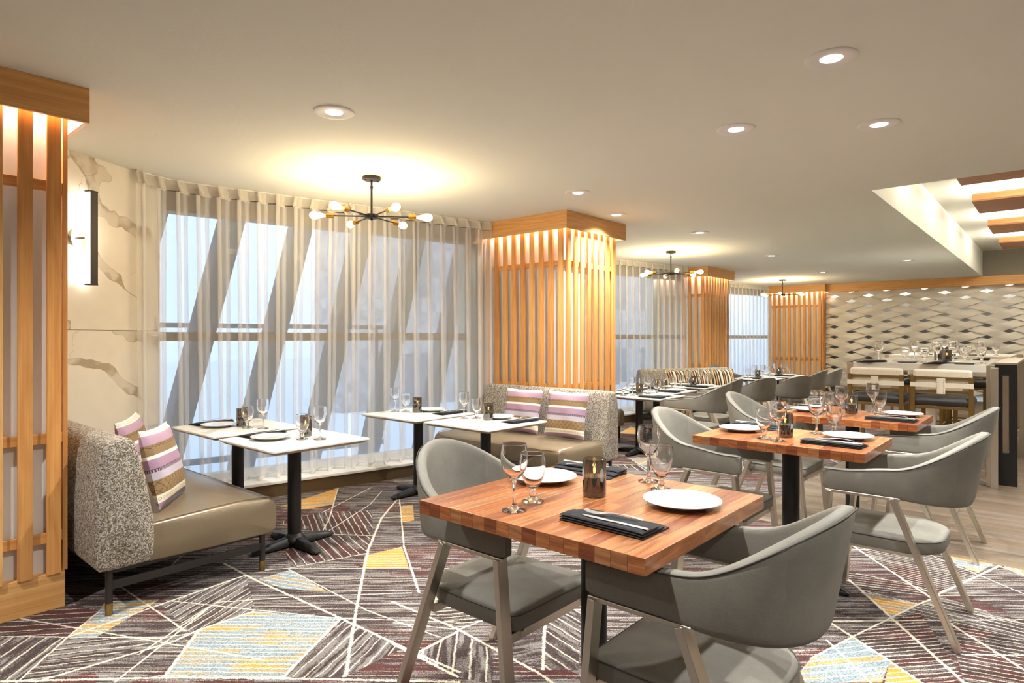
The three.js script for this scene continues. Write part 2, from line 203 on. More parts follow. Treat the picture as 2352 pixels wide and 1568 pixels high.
// ───────────────────────── room shell ─────────────────────────
const X0 = -4, X1 = 16.72, Z1 = 4.6, WOODX = 4.80, WOODZ = -1.83, COF = { x0: 6.16, x1: 16.5, z0: -1.24, z1: 3.4, top: 3.19 };
function slab(outline, holes, y0, y1) {
  const s = new THREE.Shape(outline.map(p => new THREE.Vector2(p[0], -p[1]))); for (const h of holes) s.holes.push(new THREE.Path(h.map(p => new THREE.Vector2(p[0], -p[1]))));
  return new THREE.ExtrudeGeometry(s, { depth: y1 - y0, bevelEnabled: false }).rotateX(-Math.PI / 2).translate(0, y0, 0);
}
const SAW = [[X0 - 0.2, -5.42], [0.6, -5.12], [1.78, -5.84], [1.83, -5.78], [5.2, -5.1], [5.2, -5.28], [6.2, -5.28], [6.2, -6.34], [10.85, -5.39], [10.85, -6.02], [11.98, -6.02], [12.0, -6.74], [16.75, -5.77], [X1 + 0.32, -5.77]];
const carpetFloor = struct('floor', tri(slab([...SAW, [X1 + 0.32, WOODZ], [WOODX, WOODZ], [WOODX, Z1], [X0 - 0.2, Z1]], [], -0.06, 0)), M.carpet);
{ // wood-look plank floor beyond the carpet: planks run across, towards the windows
  const f = structGroup('floor_wood'); const W = 0.15, L = 1.22, geos = [0, 1, 2, 3].map(k => tri(rbox(W - 0.0015, 0.03, L - 0.0015, 0.001, 0, -0.015, 0, 1), 'z', k * 0.31, k * 0.77)), cut = [0.5, 1].map(q => tri(rbox(W - 0.0015, 0.03, L * q - 0.0015, 0.001, 0, -0.015, 0, 1), 'z', q, 0.2));
  const r = rng(5); let k = 0;
  for (let i = 0; i < 44; i++) {
    const x = WOODX + W * (i + 0.5); let z = WOODZ; const first = i & 1;
    part(f, 'plank', cut[first ? 0 : 1], M.plankVar[k % 3], [x, 0, z + L * (first ? 0.25 : 0.5)]); z += L * (first ? 0.5 : 1);
    for (; z < 2.2; z += L) { part(f, 'plank', geos[Math.floor(r() * 4)], M.plankVar[Math.floor(r() * 3)], [x, 0, z + L / 2]); k++; }
  }
  part(f, 'floor_board', tri(box(X1 - (WOODX + 44 * W), 0.03, Z1 - WOODZ, (X1 + WOODX + 44 * W) / 2, -0.015, (Z1 + WOODZ) / 2), 'z'), M.plankVar[1]);
  part(f, 'floor_board', tri(box(44 * W, 0.03, Z1 - 2.2, WOODX + 22 * W, -0.016, (Z1 + 2.2) / 2 + 0.4), 'z'), M.plankVar[1]);
  part(f, 'subfloor', box(X1 - WOODX, 0.03, Z1 - WOODZ, (X1 + WOODX) / 2, -0.047, (Z1 + WOODZ) / 2), M.dark);
}
struct('ceiling', slab([...SAW, [X1 + 0.32, Z1 + 0.2], [X0 - 0.2, Z1 + 0.2]], [[[COF.x0, COF.z0], [COF.x1, COF.z0], [COF.x1, COF.z1], [COF.x0, COF.z1]]], CEIL, CEIL + 0.12), M.ceiling);
const RB = CEIL + 0.12, RH = COF.top - RB, RY = (COF.top + RB) / 2;
struct('ceiling_recess', merge(
  box(COF.x1 - COF.x0 + 0.4, 0.08, COF.z1 - COF.z0 + 0.4, (COF.x0 + COF.x1) / 2, COF.top + 0.04, (COF.z0 + COF.z1) / 2),
  box(COF.x1 - COF.x0, RH, 0.1, (COF.x0 + COF.x1) / 2, RY, COF.z0 - 0.05), box(COF.x1 - COF.x0, RH, 0.1, (COF.x0 + COF.x1) / 2, RY, COF.z1 + 0.05),
  box(0.1, RH, COF.z1 - COF.z0 + 0.2, COF.x0 - 0.05, RY, (COF.z0 + COF.z1) / 2)), M.ceiling);
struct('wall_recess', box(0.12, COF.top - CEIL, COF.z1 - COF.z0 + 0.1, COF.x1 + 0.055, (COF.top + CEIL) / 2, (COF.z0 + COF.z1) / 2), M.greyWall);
struct('wall_back', box(0.2, CEIL, Z1 + 5.4, X0 - 0.1, CEIL / 2, (Z1 - 5.4) / 2), M.wall);
struct('wall_right', box(X1 - X0, CEIL, 0.2, (X1 + X0) / 2, CEIL / 2, Z1 + 0.1), M.wall);
struct('wall_far', box(0.2, CEIL + 0.1, Z1 + 5.8, X1 + 0.24, CEIL / 2, (Z1 - 5.8) / 2), M.white);

// window side: a saw-tooth of bays, each a glazed wall behind sheers, between slatted pillars
const NB = V(-0.1996, 0, -0.9799);   // outward normal of the glazed walls
function along(a, b) { const d = b.clone().sub(a); return { L: d.length(), dir: d.clone().normalize(), turn: -Math.atan2(d.z, d.x) }; }
function wallSeg(name, a, b, t, y0, y1, mat, over = 0, grain) { const s = along(a, b), g = box(s.L + over, y1 - y0, t, 0, (y0 + y1) / 2, -t / 2); const m = struct(name, grain ? tri(g, grain) : g, mat); m.position.set((a.x + b.x) / 2, 0, (a.z + b.z) / 2); m.rotation.y = s.turn; return m; }
const bays = [[V(1.915, 0, -5.434), V(5.09, 0, -4.788)], [V(6.40, 0, -5.96), V(10.76, 0, -5.075)], [V(12.2, 0, -6.36), V(16.6, 0, -5.46)]];
bays.forEach(([a, b], i) => {
  const s = along(a, b), c = a.clone().add(b).multiplyScalar(0.5), w = structGroup('window_' + (i + 1), [c.x, 0, c.z], s.turn), L = s.L, zg = -0.26;
  part(w, 'window_head', box(L + 0.5, 0.22, 0.16, 0.1, CEIL - 0.11, zg - 0.02), M.bronze);
  part(w, 'bottom_rail', box(L + 0.5, 0.09, 0.08, 0.1, 0.145, zg), M.trimWhite);
  part(w, 'transom', box(L + 0.5, 0.075, 0.09, 0.1, 1.385, zg), M.bronze);
  for (const [y0, y1] of [[0.19, 1.35], [1.42, 2.44]]) { const n = Math.round(L / 1.45), pw = (L + 0.5) / n; for (let k = 0; k < n; k++) part(w, 'glass_pane', box(pw - 0.05, y1 - y0, 0.012, 0.1 - (L + 0.5) / 2 + pw * (k + 0.5), (y0 + y1) / 2, zg), M.pane); }
  const n = Math.round(L / 1.45), pw = (L + 0.5) / n; for (const k of [0, n]) part(w, 'mullion', box(0.05, 2.35, 0.07, 0.1 - (L + 0.5) / 2 + pw * k, 1.3, zg), M.dark);
  part(w, 'sill', rbox(L + 0.3, 0.025, 0.46, 0.004, 0, 0.125, -0.05), M.trimWhite); part(w, 'sill_skirt', box(L + 0.3, 0.115, 0.40, 0, 0.0575, -0.04), M.bronze);
});
{ // marble return wall left of the first bay: two large slabs with a fine joint
  const a = V(0.80, 0, -4.86), b = V(1.93, 0, -5.456), s = along(a, b), w = structGroup('wall_left', [(a.x + b.x) / 2, 0, (a.z + b.z) / 2], s.turn);
  part(w, 'core', box(s.L, CEIL, 0.12, 0, CEIL / 2, -0.085), M.wall);
  for (const [y0, y1, o] of [[0, 0.672, 0.3], [0.675, 1.428, 0.9], [1.431, CEIL, 0.05]]) part(w, 'marble_slab', tri(rbox(s.L, y1 - y0, 0.024, 0.0015, 0, (y0 + y1) / 2, -0.012, 1), 'y', o * 1.7, o), M.marble);
  wallSeg('wall_jamb_1', V(1.93, 0, -5.46), V(1.80, 0, -5.95), 0.1, 0, CEIL, M.wall);
}
wallSeg('wall_jamb_2', V(6.1, 0, -4.9), V(6.32, 0, -6.3), 0.1, 0, CEIL, M.wall); wallSeg('wall_jamb_3', V(11.9, 0, -5.6), V(12.1, 0, -6.7), 0.1, 0, CEIL, M.wall);
wallSeg('wall_window_end', V(X0, 0, -5.2), V(0.9, 0, -4.9), 0.2, 0, CEIL, M.wall);
for (const [n, p] of [['wall_behind_pillar_1', [5.6, -5.2]], ['wall_behind_pillar_2', [11.4, -5.95]]]) struct(n, box(1.1, CEIL, 0.12, p[0], CEIL / 2, p[1]), M.wall);

// sheer curtains: ripple-fold waves
function sheer(path, y0, y1, wave, amp, seed, panelSeed) {
  const pts = path.getSpacedPoints(Math.ceil(path.getLength() / wave * 14)), rows = 9, p = [], uv = [], idx = [], L = path.getLength(), n = pts.length, rr = rng(seed), ph = Array.from({ length: 40 }, () => rr());
  for (let j = 0; j <= rows; j++) for (let i = 0; i < n; i++) {
    const t = i / (n - 1), q = pts[i], tan = path.getTangentAt(clamp(t, 0.001, 0.999)), nor = V(-tan.z, 0, tan.x), y = lerp(y1, y0, j / rows), f = j / rows, s = t * L;
    const loc = ph[Math.floor(s / wave / 2) % 40], phi = s / wave * Math.PI * 2 + 0.9 * f * Math.sin(s * 3.1 + panelSeed) + (loc - 0.5) * 0.2 * f, a = amp * (0.75 + 0.5 * f * (0.6 + 0.8 * fbm(t, 0.3, 16, 2, seed, 2)));
    const o = a * Math.sin(phi), sh = 0.036 * Math.sin(2 * phi); p.push(q.x + nor.x * o + tan.x * sh, y + (j === rows ? 0.008 * Math.cos(phi) : 0), q.z + nor.z * o + tan.z * sh); uv.push(s, y);
  }
  for (let j = 0; j < rows; j++) for (let i = 0; i < n - 1; i++) { const a = j * n + i, b = a + 1, c = a + n, d = c + 1; idx.push(a, c, b, b, c, d); }
  const g = new THREE.BufferGeometry(); g.setAttribute('position', new THREE.Float32BufferAttribute(p, 3)); g.setAttribute('uv', new THREE.Float32BufferAttribute(uv, 2)); g.setIndex(idx); g.computeVertexNormals(); return g;
}
function curtain(label, pts, seed) {
  const t = thing('sheer_curtain', label, 'curtain', [0, 0, 0], 0, 'sheer curtains along the windows'), path = pts.length > 2 ? new THREE.CatmullRomCurve3(pts, false, 'centripetal') : new THREE.LineCurve3(...pts);
  part(t, 'cloth', sheer(path, 0.165, CEIL - 0.10, 0.16, 0.05, seed, seed), M.sheer); part(t, 'header_tape', sheer(path, CEIL - 0.10, CEIL - 0.012, 0.16, 0.05, seed, seed), M.sheerDense); part(t, 'hem', sheer(path, 0.142, 0.165, 0.16, 0.056, seed, seed), M.sheerDense);
  part(t, 'curtain_track', new THREE.TubeGeometry(path, 24, 0.008, 6).translate(0, CEIL - 0.006, 0), M.trimWhite); return t;
}
const on = (k, f, o = 0) => bays[k][0].clone().lerp(bays[k][1], f).addScaledVector(NB, o);
curtain('white sheer curtain panel wrapping from the marble wall across the first window', [V(1.70, 0, -5.275), V(1.86, 0, -5.365), on(0, 0.06), on(0, 0.25), on(0, 0.50)], 3);
curtain('white sheer curtain panel ending at the pillar behind the cushioned right-hand banquette', [on(0, 0.485, -0.03), on(0, 1.012, -0.02)], 8);
curtain('white sheer curtain in the middle bay behind the chandelier', [on(1, 0.02), on(1, 0.975)], 15);
curtain('bright white sheer curtain in the farthest bay beside the woven wall pillar', [on(2, 0.02), on(2, 0.97)], 21);

// outside: leaning facade columns, a railing, the building opposite, the street
const ordinals = ['first', 'second', 'third', 'fourth', 'fifth', 'sixth', 'seventh', 'eighth'];
for (let k = 0; k < 7; k++) {
  const b0 = bays[0][0].clone().addScaledVector(NB, 0.75), d = along(...bays[0]).dir, s = 0.02 + k * 0.66;
  const a = b0.clone().addScaledVector(d, s - 0.36).setY(-0.3), t = b0.clone().addScaledVector(d, s + 0.42).setY(2.9);
  single('facade_column', `grey leaning facade column outside the first window, ${ordinals[k]} from the marble wall`, 'column', bar(a, t, 0.12, 0.21, NB.clone()), M.fin, null, null, 'leaning facade columns outside');
}
{ const b0 = bays[0][0].clone().addScaledVector(NB, 1.5), d = along(...bays[0]).dir, t = thing('balcony_railing', 'thin grey horizontal railing outside behind the leaning columns', 'railing');
  part(t, 'top_rail', bar(b0.clone().addScaledVector(d, -2).setY(1.50), b0.clone().addScaledVector(d, 3.2).setY(1.50), 0.05, 0.05), M.fin); part(t, 'lower_rail', bar(b0.clone().addScaledVector(d, -2).setY(0.1), b0.clone().addScaledVector(d, 3.2).setY(0.1), 0.06, 0.05), M.fin);
  for (const s of [-1.9, 0.6, 3.1]) part(t, 'post', bar(b0.clone().addScaledVector(d, s).setY(-0.3), b0.clone().addScaledVector(d, s).setY(1.5), 0.05, 0.05, V(1, 0, 0)), M.fin); }
{ const t = thing('neighbouring_building', 'grey brown brick building seen dimly through the sheers', 'building', [17.6, -4, -13.2]); part(t, 'facade', tri(box(18.4, 14, 1.2, 0, 7, 0)), M.brick); for (let k = 0; k < 8; k++) for (let j = 0; j < 3; j++) part(t, 'window_opening', box(0.9, 1.5, 0.06, -7 + k * 2, 4.2 + j * 3, 0.61), M.fin); }
struct('ground_outside', box(60, 0.2, 42, 10, -0.5, -27.4), M.concrete);

// ───────────────────────── slatted pillars ─────────────────────────
const slatGeo = [0, 1, 2, 3].map(k => tri(rbox(0.06, 2.34, 0.022, 0.002, 0, 0, 0, 1), 'y', k * 0.13, k * 0.37));
function pillar(label, x0, x1, z0, z1, faces, coveFaces) {   // x0..x1, z0(back)..z1(front) is the slat envelope
  const t = thing('slatted_pillar', label, 'pillar', [0, 0, 0], 0, 'slatted wood pillars'), y0 = 0.185, y1 = 2.52, dep = 0.066, W = x1 - x0, D = z1 - z0, cx = (x0 + x1) / 2, cz = (z0 + z1) / 2;
  part(t, 'backing', box(W - 2 * dep, CEIL - 0.02, D - 2 * dep, cx, (CEIL - 0.02) / 2, cz), M.white);
  part(t, 'plinth', tri(rbox(W - 0.03, y0, D - 0.03, 0.003, cx, y0 / 2, cz), 'x'), M.maple);
  const o = 0.07, hh = 0.178, hb = CEIL - hh, header = part(t, 'header', merge(...[[W + 2 * o, 0.022, cx, z1 + o - 0.011], [W + 2 * o, 0.022, cx, z0 - o + 0.011]].map(a => tri(rbox(a[0], hh, a[1], 0.002, a[2], hb + hh / 2, a[3]), 'x')), ...[x0 - o + 0.011, x1 + o - 0.011].map(x => tri(rbox(0.022, hh, D + 2 * o - 0.044, 0.002, x, hb + hh / 2, cz), 'z'))), M.maple);
  part(t, 'header_lid', merge(box(W + 2 * o - 0.05, 0.012, o + dep - 0.03, cx, CEIL - 0.05, z1 + (o - dep) / 2 - 0.005), box(W + 2 * o - 0.05, 0.012, o + dep - 0.03, cx, CEIL - 0.05, z0 - (o - dep) / 2 + 0.005)), M.white);
  const run = (n, len) => { const m = Math.round((len - 0.06) / 0.12); return Array.from({ length: m + 1 }, (_, i) => -len / 2 + 0.03 + i * (len - 0.06) / m); };
  let k = 0; const ym = (y0 + y1) / 2;
  for (const f of faces) {
    if (f === 'front' || f === 'back') for (const u of run(0, W - 0.075)) part(t, 'slat', slatGeo[k % 4], M.mapleVar[(k++ * 7) % 3], [cx + u + 0.0025, ym, f === 'front' ? z1 - 0.011 : z0 + 0.011]);
    else for (const u of run(0, D - 0.07)) part(t, 'slat', slatGeo[k % 4], M.mapleVar[(k++ * 5) % 3], [f === 'left' ? x0 + 0.011 : x1 - 0.011, ym, cz + u], [0, Math.PI / 2, 0]);
    for (const y of [2.145, 0.868, 0.366]) {
      if (f === 'front' || f === 'back') part(t, 'rail', tri(rbox(W - 0.07, 0.052, 0.02, 0.002, cx, y, f === 'front' ? z1 - 0.0325 : z0 + 0.0325), 'x'), M.mapleVar[1]);
      else part(t, 'rail', tri(rbox(0.02, 0.052, D - 0.07, 0.002, f === 'left' ? x0 + 0.0325 : x1 - 0.0325, y, cz), 'z'), M.mapleVar[1]);
    }
  }
  // cove light tucked up inside the header: glowing strip and its area light
  for (const f of coveFaces) {
    const fb = f === 'front', len = fb ? W : D, px = fb ? cx : f === 'left' ? x0 + 0.046 : x1 - 0.046, pz = fb ? z1 - 0.046 : cz;
    part(t, 'light_strip', fb ? box(len, 0.012, 0.03, px, CEIL - 0.065, pz) : box(0.03, 0.012, len, px, CEIL - 0.065, pz), M.led);
    rectLight(COVE, POWER.cove, len, 0.03, [px, CEIL - 0.075, pz], [px + (f === 'left' ? 1.1 : f === 'right' ? -1.1 : 0), 0, pz - (fb ? 1.1 : 0)]);
  }
  return t;
}
pillar('slatted wood pillar at the left edge behind the tweed banquette back', -0.15, 0.925, -4.86, -3.825, ['front', 'right'], ['front', 'right']);
pillar('tall slatted wood pillar behind the banquette with two striped cushions', 5.15, 6.145, -5.06, -3.79, ['left', 'front', 'right'], ['left', 'front', 'right']);
pillar('slatted wood pillar in the middle distance behind the second chandelier', 10.86, 11.95, -5.85, -4.84, ['left', 'front'], ['left', 'front']);
pillar('farthest slatted wood pillar in the corner beside the woven wall', 16.26, 16.7, -5.62, -4.31, ['left', 'front'], ['left', 'front']);

// ───────────────────────── woven feature wall ─────────────────────────
{
  const t = structGroup('wall_woven'), Pz = 0.741, Q = 0.2445, xs = 16.60, amp = 0.058, zA = -4.26, zB = 2.6, yT = 2.50, yB = 0.15;
  // lattice point (i,j): z = zo + (i+j)*Pz/2, y = yo + (i-j)*Q/2
  const zo = -4.141, yo = 2.36, seg = 6, mk = (fam, k) => {
    const rings = []; const wid = 0.335;   // half width across, in lattice units
    for (let s = -46 * seg; s <= 46 * seg; s++) {
      const u = s / seg, c = fam ? [k + 0.5, u] : [u, k + 0.5], z = zo + (c[0] + c[1]) * Pz / 2, y = yo + (c[0] - c[1]) * Q / 2; if (z < zA - 0.2 || z > zB + 0.2 || y > yT + 0.05 || y < yB - 0.05) continue;
      const sgn = ((k & 1) ? -1 : 1) * (fam ? -1 : 1), x = xs - sgn * amp * Math.sin(Math.PI * u) ;
      const dz = fam ? wid * Pz / 2 : wid * Pz / 2, dy = fam ? wid * Q / 2 : -wid * Q / 2; const th = 0.008;
      rings.push([[x - th, y + dy, z + dz], [x - th - 0.012, y, z], [x - th, y - dy, z - dz], [x + 0.06, y - dy, z - dz], [x + 0.06, y + dy, z + dz]]);
    }
    return rings.length > 2 ? loft(rings, { crease: 0.9 }) : null;
  };
  const strip = std({ color: srgb(240, 236, 226), roughness: 0.75 });
  for (let k = -30; k < 40; k++) for (const fam of [0, 1]) { const g = mk(fam, k); if (g) part(t, 'woven_strip', g, strip); }
  part(t, 'backing_panel', box(0.03, 2.4, zB - zA + 0.4, 16.815, 1.3, (zA + zB) / 2), std({ color: srgb(196, 194, 190), roughness: 0.9 }));
  part(t, 'light_strip', box(0.02, 0.012, zB - zA, 16.74, CEIL - 0.13, (zA + zB) / 2), M.led);
  const l = new THREE.RectAreaLight(WHITE, POWER.weave, 0.04, zB - zA); l.position.set(16.745, CEIL - 0.142, (zA + zB) / 2); l.rotation.set(-Math.PI / 2, 0, 0); scene.add(l);
  const beam = struct('trim_1', tri(rbox(0.24, 0.19, Z1 - zA, 0.003, 16.49, CEIL - 0.095, (Z1 + zA) / 2), 'z'), M.maple);
}

// ───────────────────────── ceiling lights ─────────────────────────
function downlight(label, x, z) {
  const t = thing('downlight', label, 'downlight', [x, CEIL, z], 0, 'recessed ceiling downlights');
  part(t, 'trim_ring', downlight.ring ??= lathe([[0.046, 0.0], [0.05, -0.004], [0.085, -0.009], [0.108, -0.007], [0.113, -0.002], [0.113, 0.0]], 40), M.trimWhite);
  part(t, 'lens', downlight.lens ??= cyl(0.046, 0.046, 0.004, 0, -0.003, 0, 32), M.lens);
  const s = new THREE.SpotLight(WHITE, POWER.spot, 0, 1.2, 0.7, 2); s.position.set(x, CEIL - 0.02, z); s.target.position.set(x, 0, z); s.castShadow = true; s.shadow.radius = 1.6; scene.add(s, s.target);
}
[['large round downlight left of the near chandelier', 2.01, -3.10], ['round downlight highest in the picture, over the front table', 3.12, -0.79], ['round downlight left one of the pair over the right-hand tables', 3.80, -1.50], ['round downlight right one of the pair over the right-hand tables', 4.28, -0.82],
  ['round downlight just above the near pillar header', 4.55, -3.21], ['round downlight to the right of the near pillar header', 5.64, -3.49], ['round downlight above and right of the second chandelier', 7.27, -3.32], ['small downlight in front of the middle pillar', 10.07, -3.41], ['tiny downlight in front of the far corner pillar', 13.30, -3.53], ['tiny downlight left of the recessed ceiling', 12.18, -1.93],
  ['downlight over the aisle behind the viewer', 0.9, -1.3], ['downlight over the near aisle out of view', 1.6, 0.9], ['downlight over the right aisle out of view', 4.6, 1.2], ['downlight in front of the left pillar out of view', -0.53, -3.05], ['downlight at the back out of view', -1.4, 0.9], ['downlight beside the tall table out of view', 6.0, 0.35]].forEach(a => downlight(...a));

const bulbGeo = lathe([[0.0, 0], [0.012, 0.001], [0.013, 0.02], [0.02, 0.045], [0.03, 0.075], [0.032, 0.095], [0.027, 0.115], [0.014, 0.128], [0, 0.131]], 20);
function chandelier(label, x, z, drop, spin) {
  const t = thing('chandelier', label, 'chandelier', [x, CEIL, z], spin, 'sputnik chandeliers');
  part(t, 'canopy', lathe([[0, 0], [0.068, 0], [0.072, -0.004], [0.072, -0.024], [0.066, -0.028], [0, -0.028]], 32), M.dark);
  for (const a of [0.6, 0.6 + Math.PI]) part(t, 'screw', cyl(0.008, 0.008, 0.012, 0.05 * Math.cos(a), -0.031, 0.05 * Math.sin(a), 10), M.dark);
  part(t, 'stem', merge(cyl(0.0085, 0.0085, drop - 0.03, 0, -drop / 2, 0, 14), cyl(0.012, 0.012, 0.02, 0, -0.085, 0, 14)), M.dark);
  const hub = part(t, 'hub', lathe([[0, 0.016], [0.05, 0.016], [0.056, 0.01], [0.056, -0.012], [0.05, -0.017], [0, -0.017]], 28).translate(0, -drop, 0), M.dark);
  part(hub, 'finial', lathe([[0, -0.017], [0.009, -0.018], [0.009, -0.03], [0, -0.034]], 14).translate(0, -drop, 0), M.dark);
  for (let k = 0; k < 6; k++) {
    const a = k * Math.PI / 3, tip = V(Math.cos(a), 0.0, Math.sin(a)), y = -drop;
    part(t, 'arm', rod(tip.clone().multiplyScalar(0.05).setY(y), tip.clone().multiplyScalar(0.30).setY(y), 0.0055), M.dark);
    const so = part(t, 'socket', lathe([[0, 0], [0.016, 0], [0.02, 0.004], [0.02, 0.06], [0.0205, 0.064], [0, 0.064]], 20), M.brass, [tip.x * 0.29, y, tip.z * 0.29]); so.quaternion.setFromUnitVectors(V(0, 1, 0), tip);
    const b = part(t, 'bulb', bulbGeo, M.bulb, [tip.x * 0.352, y, tip.z * 0.352]); b.quaternion.setFromUnitVectors(V(0, 1, 0), tip);
    const p = new THREE.PointLight(WARM, POWER.bulb, 0, 2); p.position.set(tip.x * 0.435, y, tip.z * 0.435); p.castShadow = true; p.shadow.radius = 1.2; t.add(p);
  }
  return t;
}
chandelier('black sputnik chandelier with brass sockets over the near window tables', 3.02, -4.13, 0.315, 0.30);
chandelier('black sputnik chandelier between the near and middle pillars', 8.575, -4.365, 0.33, 0.66);
chandelier('farthest black sputnik chandelier in front of the last bay', 14.43, -4.65, 0.33, 0.2);

{ // wall sconce: slim vertical bar in front of a round back plate, light washing the marble
  const s = along(V(0.80, 0, -4.86), V(1.93, 0, -5.456)), t = thing('wall_sconce', 'tall slim bronze bar sconce glowing on the marble wall', 'wall lamp', [1.305, 2.065, -5.127], s.turn);
  part(t, 'back_plate', cyl(0.065, 0.065, 0.02, 0, 0, 0, 36).rotateX(Math.PI / 2).translate(-0.03, 0, 0.012), M.polished);
  part(t, 'neck', cyl(0.012, 0.012, 0.05, 0, 0, 0).rotateX(Math.PI / 2).translate(-0.02, 0, 0.045), M.polished);
  part(t, 'bar', merge(rbox(0.05, 0.64, 0.008, 0.001, 0, 0, 0.112), rbox(0.008, 0.64, 0.05, 0.001, 0.025, 0, 0.09), rbox(0.058, 0.008, 0.055, 0.001, 0, 0.322, 0.09), rbox(0.058, 0.008, 0.055, 0.001, 0, -0.322, 0.09)), M.dark);
  part(t, 'diffuser', rbox(0.034, 0.622, 0.034, 0.002, -0.004, 0, 0.088), std({ color: 0x000000, emissive: SOFT, emissiveIntensity: 3.5 }));
  const n = V(Math.sin(s.turn), 0, Math.cos(s.turn)), c = V(1.305, 2.065, -5.127);
  const p1 = c.clone().addScaledVector(n, 0.066); rectLight(SOFT, POWER.sconce, 0.036, 0.62, p1.toArray(), c.toArray());
  const side = V(Math.cos(s.turn), 0, -Math.sin(s.turn)), p2 = c.clone().addScaledVector(n, 0.088).addScaledVector(side, -0.026); rectLight(SOFT, POWER.sconce * 0.4, 0.034, 0.62, p2.toArray(), p2.clone().addScaledVector(side, -1).toArray());
}

// recessed ceiling: four floating wood panels with light above
[['nearest', 7.05, 7.97], ['second', 9.01, 9.92], ['third', 11.12, 12.03], ['farthest', 13.25, 14.2]].forEach(([w, x0, x1]) => {
  const t = thing('ceiling_panel', `${w} floating wood panel in the lit ceiling recess`, 'ceiling panel', [(x0 + x1) / 2, 2.95, 0], 0, 'floating wood panels in the ceiling recess'), W = x1 - x0, D = 3.4, zc = -0.78 + D / 2;
  part(t, 'panel', tri(rbox(W, 0.02, D, 0.002, 0, 0.01, zc), 'z'), M.beam);
  for (const s of [-1, 1]) { part(t, 'side_board', tri(rbox(0.02, 0.075, D, 0.002, s * (W / 2 - 0.01), 0.055, zc), 'z'), M.maple); part(t, 'light_strip', box(0.02, 0.01, D - 0.1, s * (W / 2 - 0.06), 0.028, zc), M.led); }
  for (const s of [-1, 1]) part(t, 'end_board', tri(rbox(W - 0.04, 0.075, 0.02, 0.002, 0, 0.055, zc + s * (D / 2 - 0.01)), 'x'), M.maple);
  for (const s of [-1, 1]) for (const z of [zc - 1, zc + 1]) part(t, 'hanger', cyl(0.006, 0.006, 0.20, s * 0.3, 0.13, z, 8), M.dark);
  const l = new THREE.RectAreaLight(WHITE, POWER.coffer, W - 0.06, D - 0.06); l.position.set((x0 + x1) / 2, 3.06, zc); l.rotation.set(Math.PI / 2, 0, 0); scene.add(l);
});

// ───────────────────────── furniture prototypes ─────────────────────────
function pedestal(t, h, r = 0.045, reach = 0.30) {
  const col = part(t, 'column', cyl(r, r, h - 0.05, 0, (h - 0.05) / 2 + 0.04, 0, 28), M.black);
  part(t, 'collar', lathe([[0, 0.02], [0.075, 0.02], [0.072, 0.05], [0.055, 0.072], [r, 0.085]], 28), M.black);
  for (let k = 0; k < 4; k++) {
    const rings = []; for (let i = 0; i <= 8; i++) { const f = i / 8, x = lerp(0.02, reach, f), w = lerp(0.04, 0.03, f), top = lerp(0.066, 0.032, f * f * 0.4 + f * 0.6), e = i === 8 ? 0.6 : 1; rings.push([[x, 0.012, -w * e], [x, top * 0.6, -w * e], [x, top * e, -w * 0.55 * e], [x, top * e * 1.04, 0], [x, top * e, w * 0.55 * e], [x, top * 0.6, w * e], [x, 0.012, w * e]]); }
    part(t, 'foot', loft(rings, { crease: 0.8 }), M.black, null, [0, k * Math.PI / 2, 0]);
    part(t, 'glide', cyl(0.014, 0.016, 0.014, reach - 0.03, 0.007, 0, 12), M.dark, null, [0, k * Math.PI / 2, 0]);
  }
  part(t, 'top_plate', box(0.36, 0.012, 0.36, 0, h - 0.008, 0), M.black); return col;
}
function blockTable(label, x0, x1, z0, z1, h, seed) {   // butcher block: staves run along x
  const W = x1 - x0, D = z1 - z0, t = thing('butcher_block_table', label, 'table', [(x0 + x1) / 2, 0, (z0 + z1) / 2], 0, 'butcher block tables'), n = Math.round(D / 0.052), sw = D / n, r = rng(seed), th = 0.046;
  pedestal(t, h - th);
  const top = new THREE.Group(); top.name = 'table_top'; t.add(top);
  for (let i = 0; i < n; i++) {
    const z = -D / 2 + sw * (i + 0.5), cuts = [-W / 2]; if (r() < 0.9) cuts.push(-W / 2 + W * (0.25 + r() * 0.5)); cuts.push(W / 2); let m = Math.floor(r() * 5);
    for (let k = 0; k < cuts.length - 1; k++) { const L = cuts[k + 1] - cuts[k]; part(top, 'stave', tri(rbox(L - 0.0004, th, sw - 0.0004, 0.0012, (cuts[k] + cuts[k + 1]) / 2, h - th / 2, z, 1), 'x', r(), r()), M.block[m]); m = (m + 1 + Math.floor(r() * 4)) % 5; }
  }
  return t;
}
function marbleTable(label, x0, x1, z0, z1, h, group = 'white marble-topped tables') {
  const W = x1 - x0, D = z1 - z0, t = thing('marble_top_table', label, 'table', [(x0 + x1) / 2, 0, (z0 + z1) / 2], 0, group);
  pedestal(t, h - 0.032, 0.043, 0.29);
  part(t, 'table_top', tri(loft([rrect(W - 0.004, D - 0.004, 0.012, h), rrect(W, D, 0.014, h - 0.003), rrect(W, D, 0.014, h - 0.011)].reverse(), { crease: 0.5 }), 'x', x0, z0), M.marbleTop);
  part(t, 'bevelled_edge', loft([rrect(W - 0.001, D - 0.001, 0.014, h - 0.0105), rrect(W - 0.06, D - 0.06, 0.012, h - 0.03), rrect(W - 0.08, D - 0.08, 0.012, h - 0.032)].reverse(), { crease: 0.5 }), M.tableEdge); return t;
}
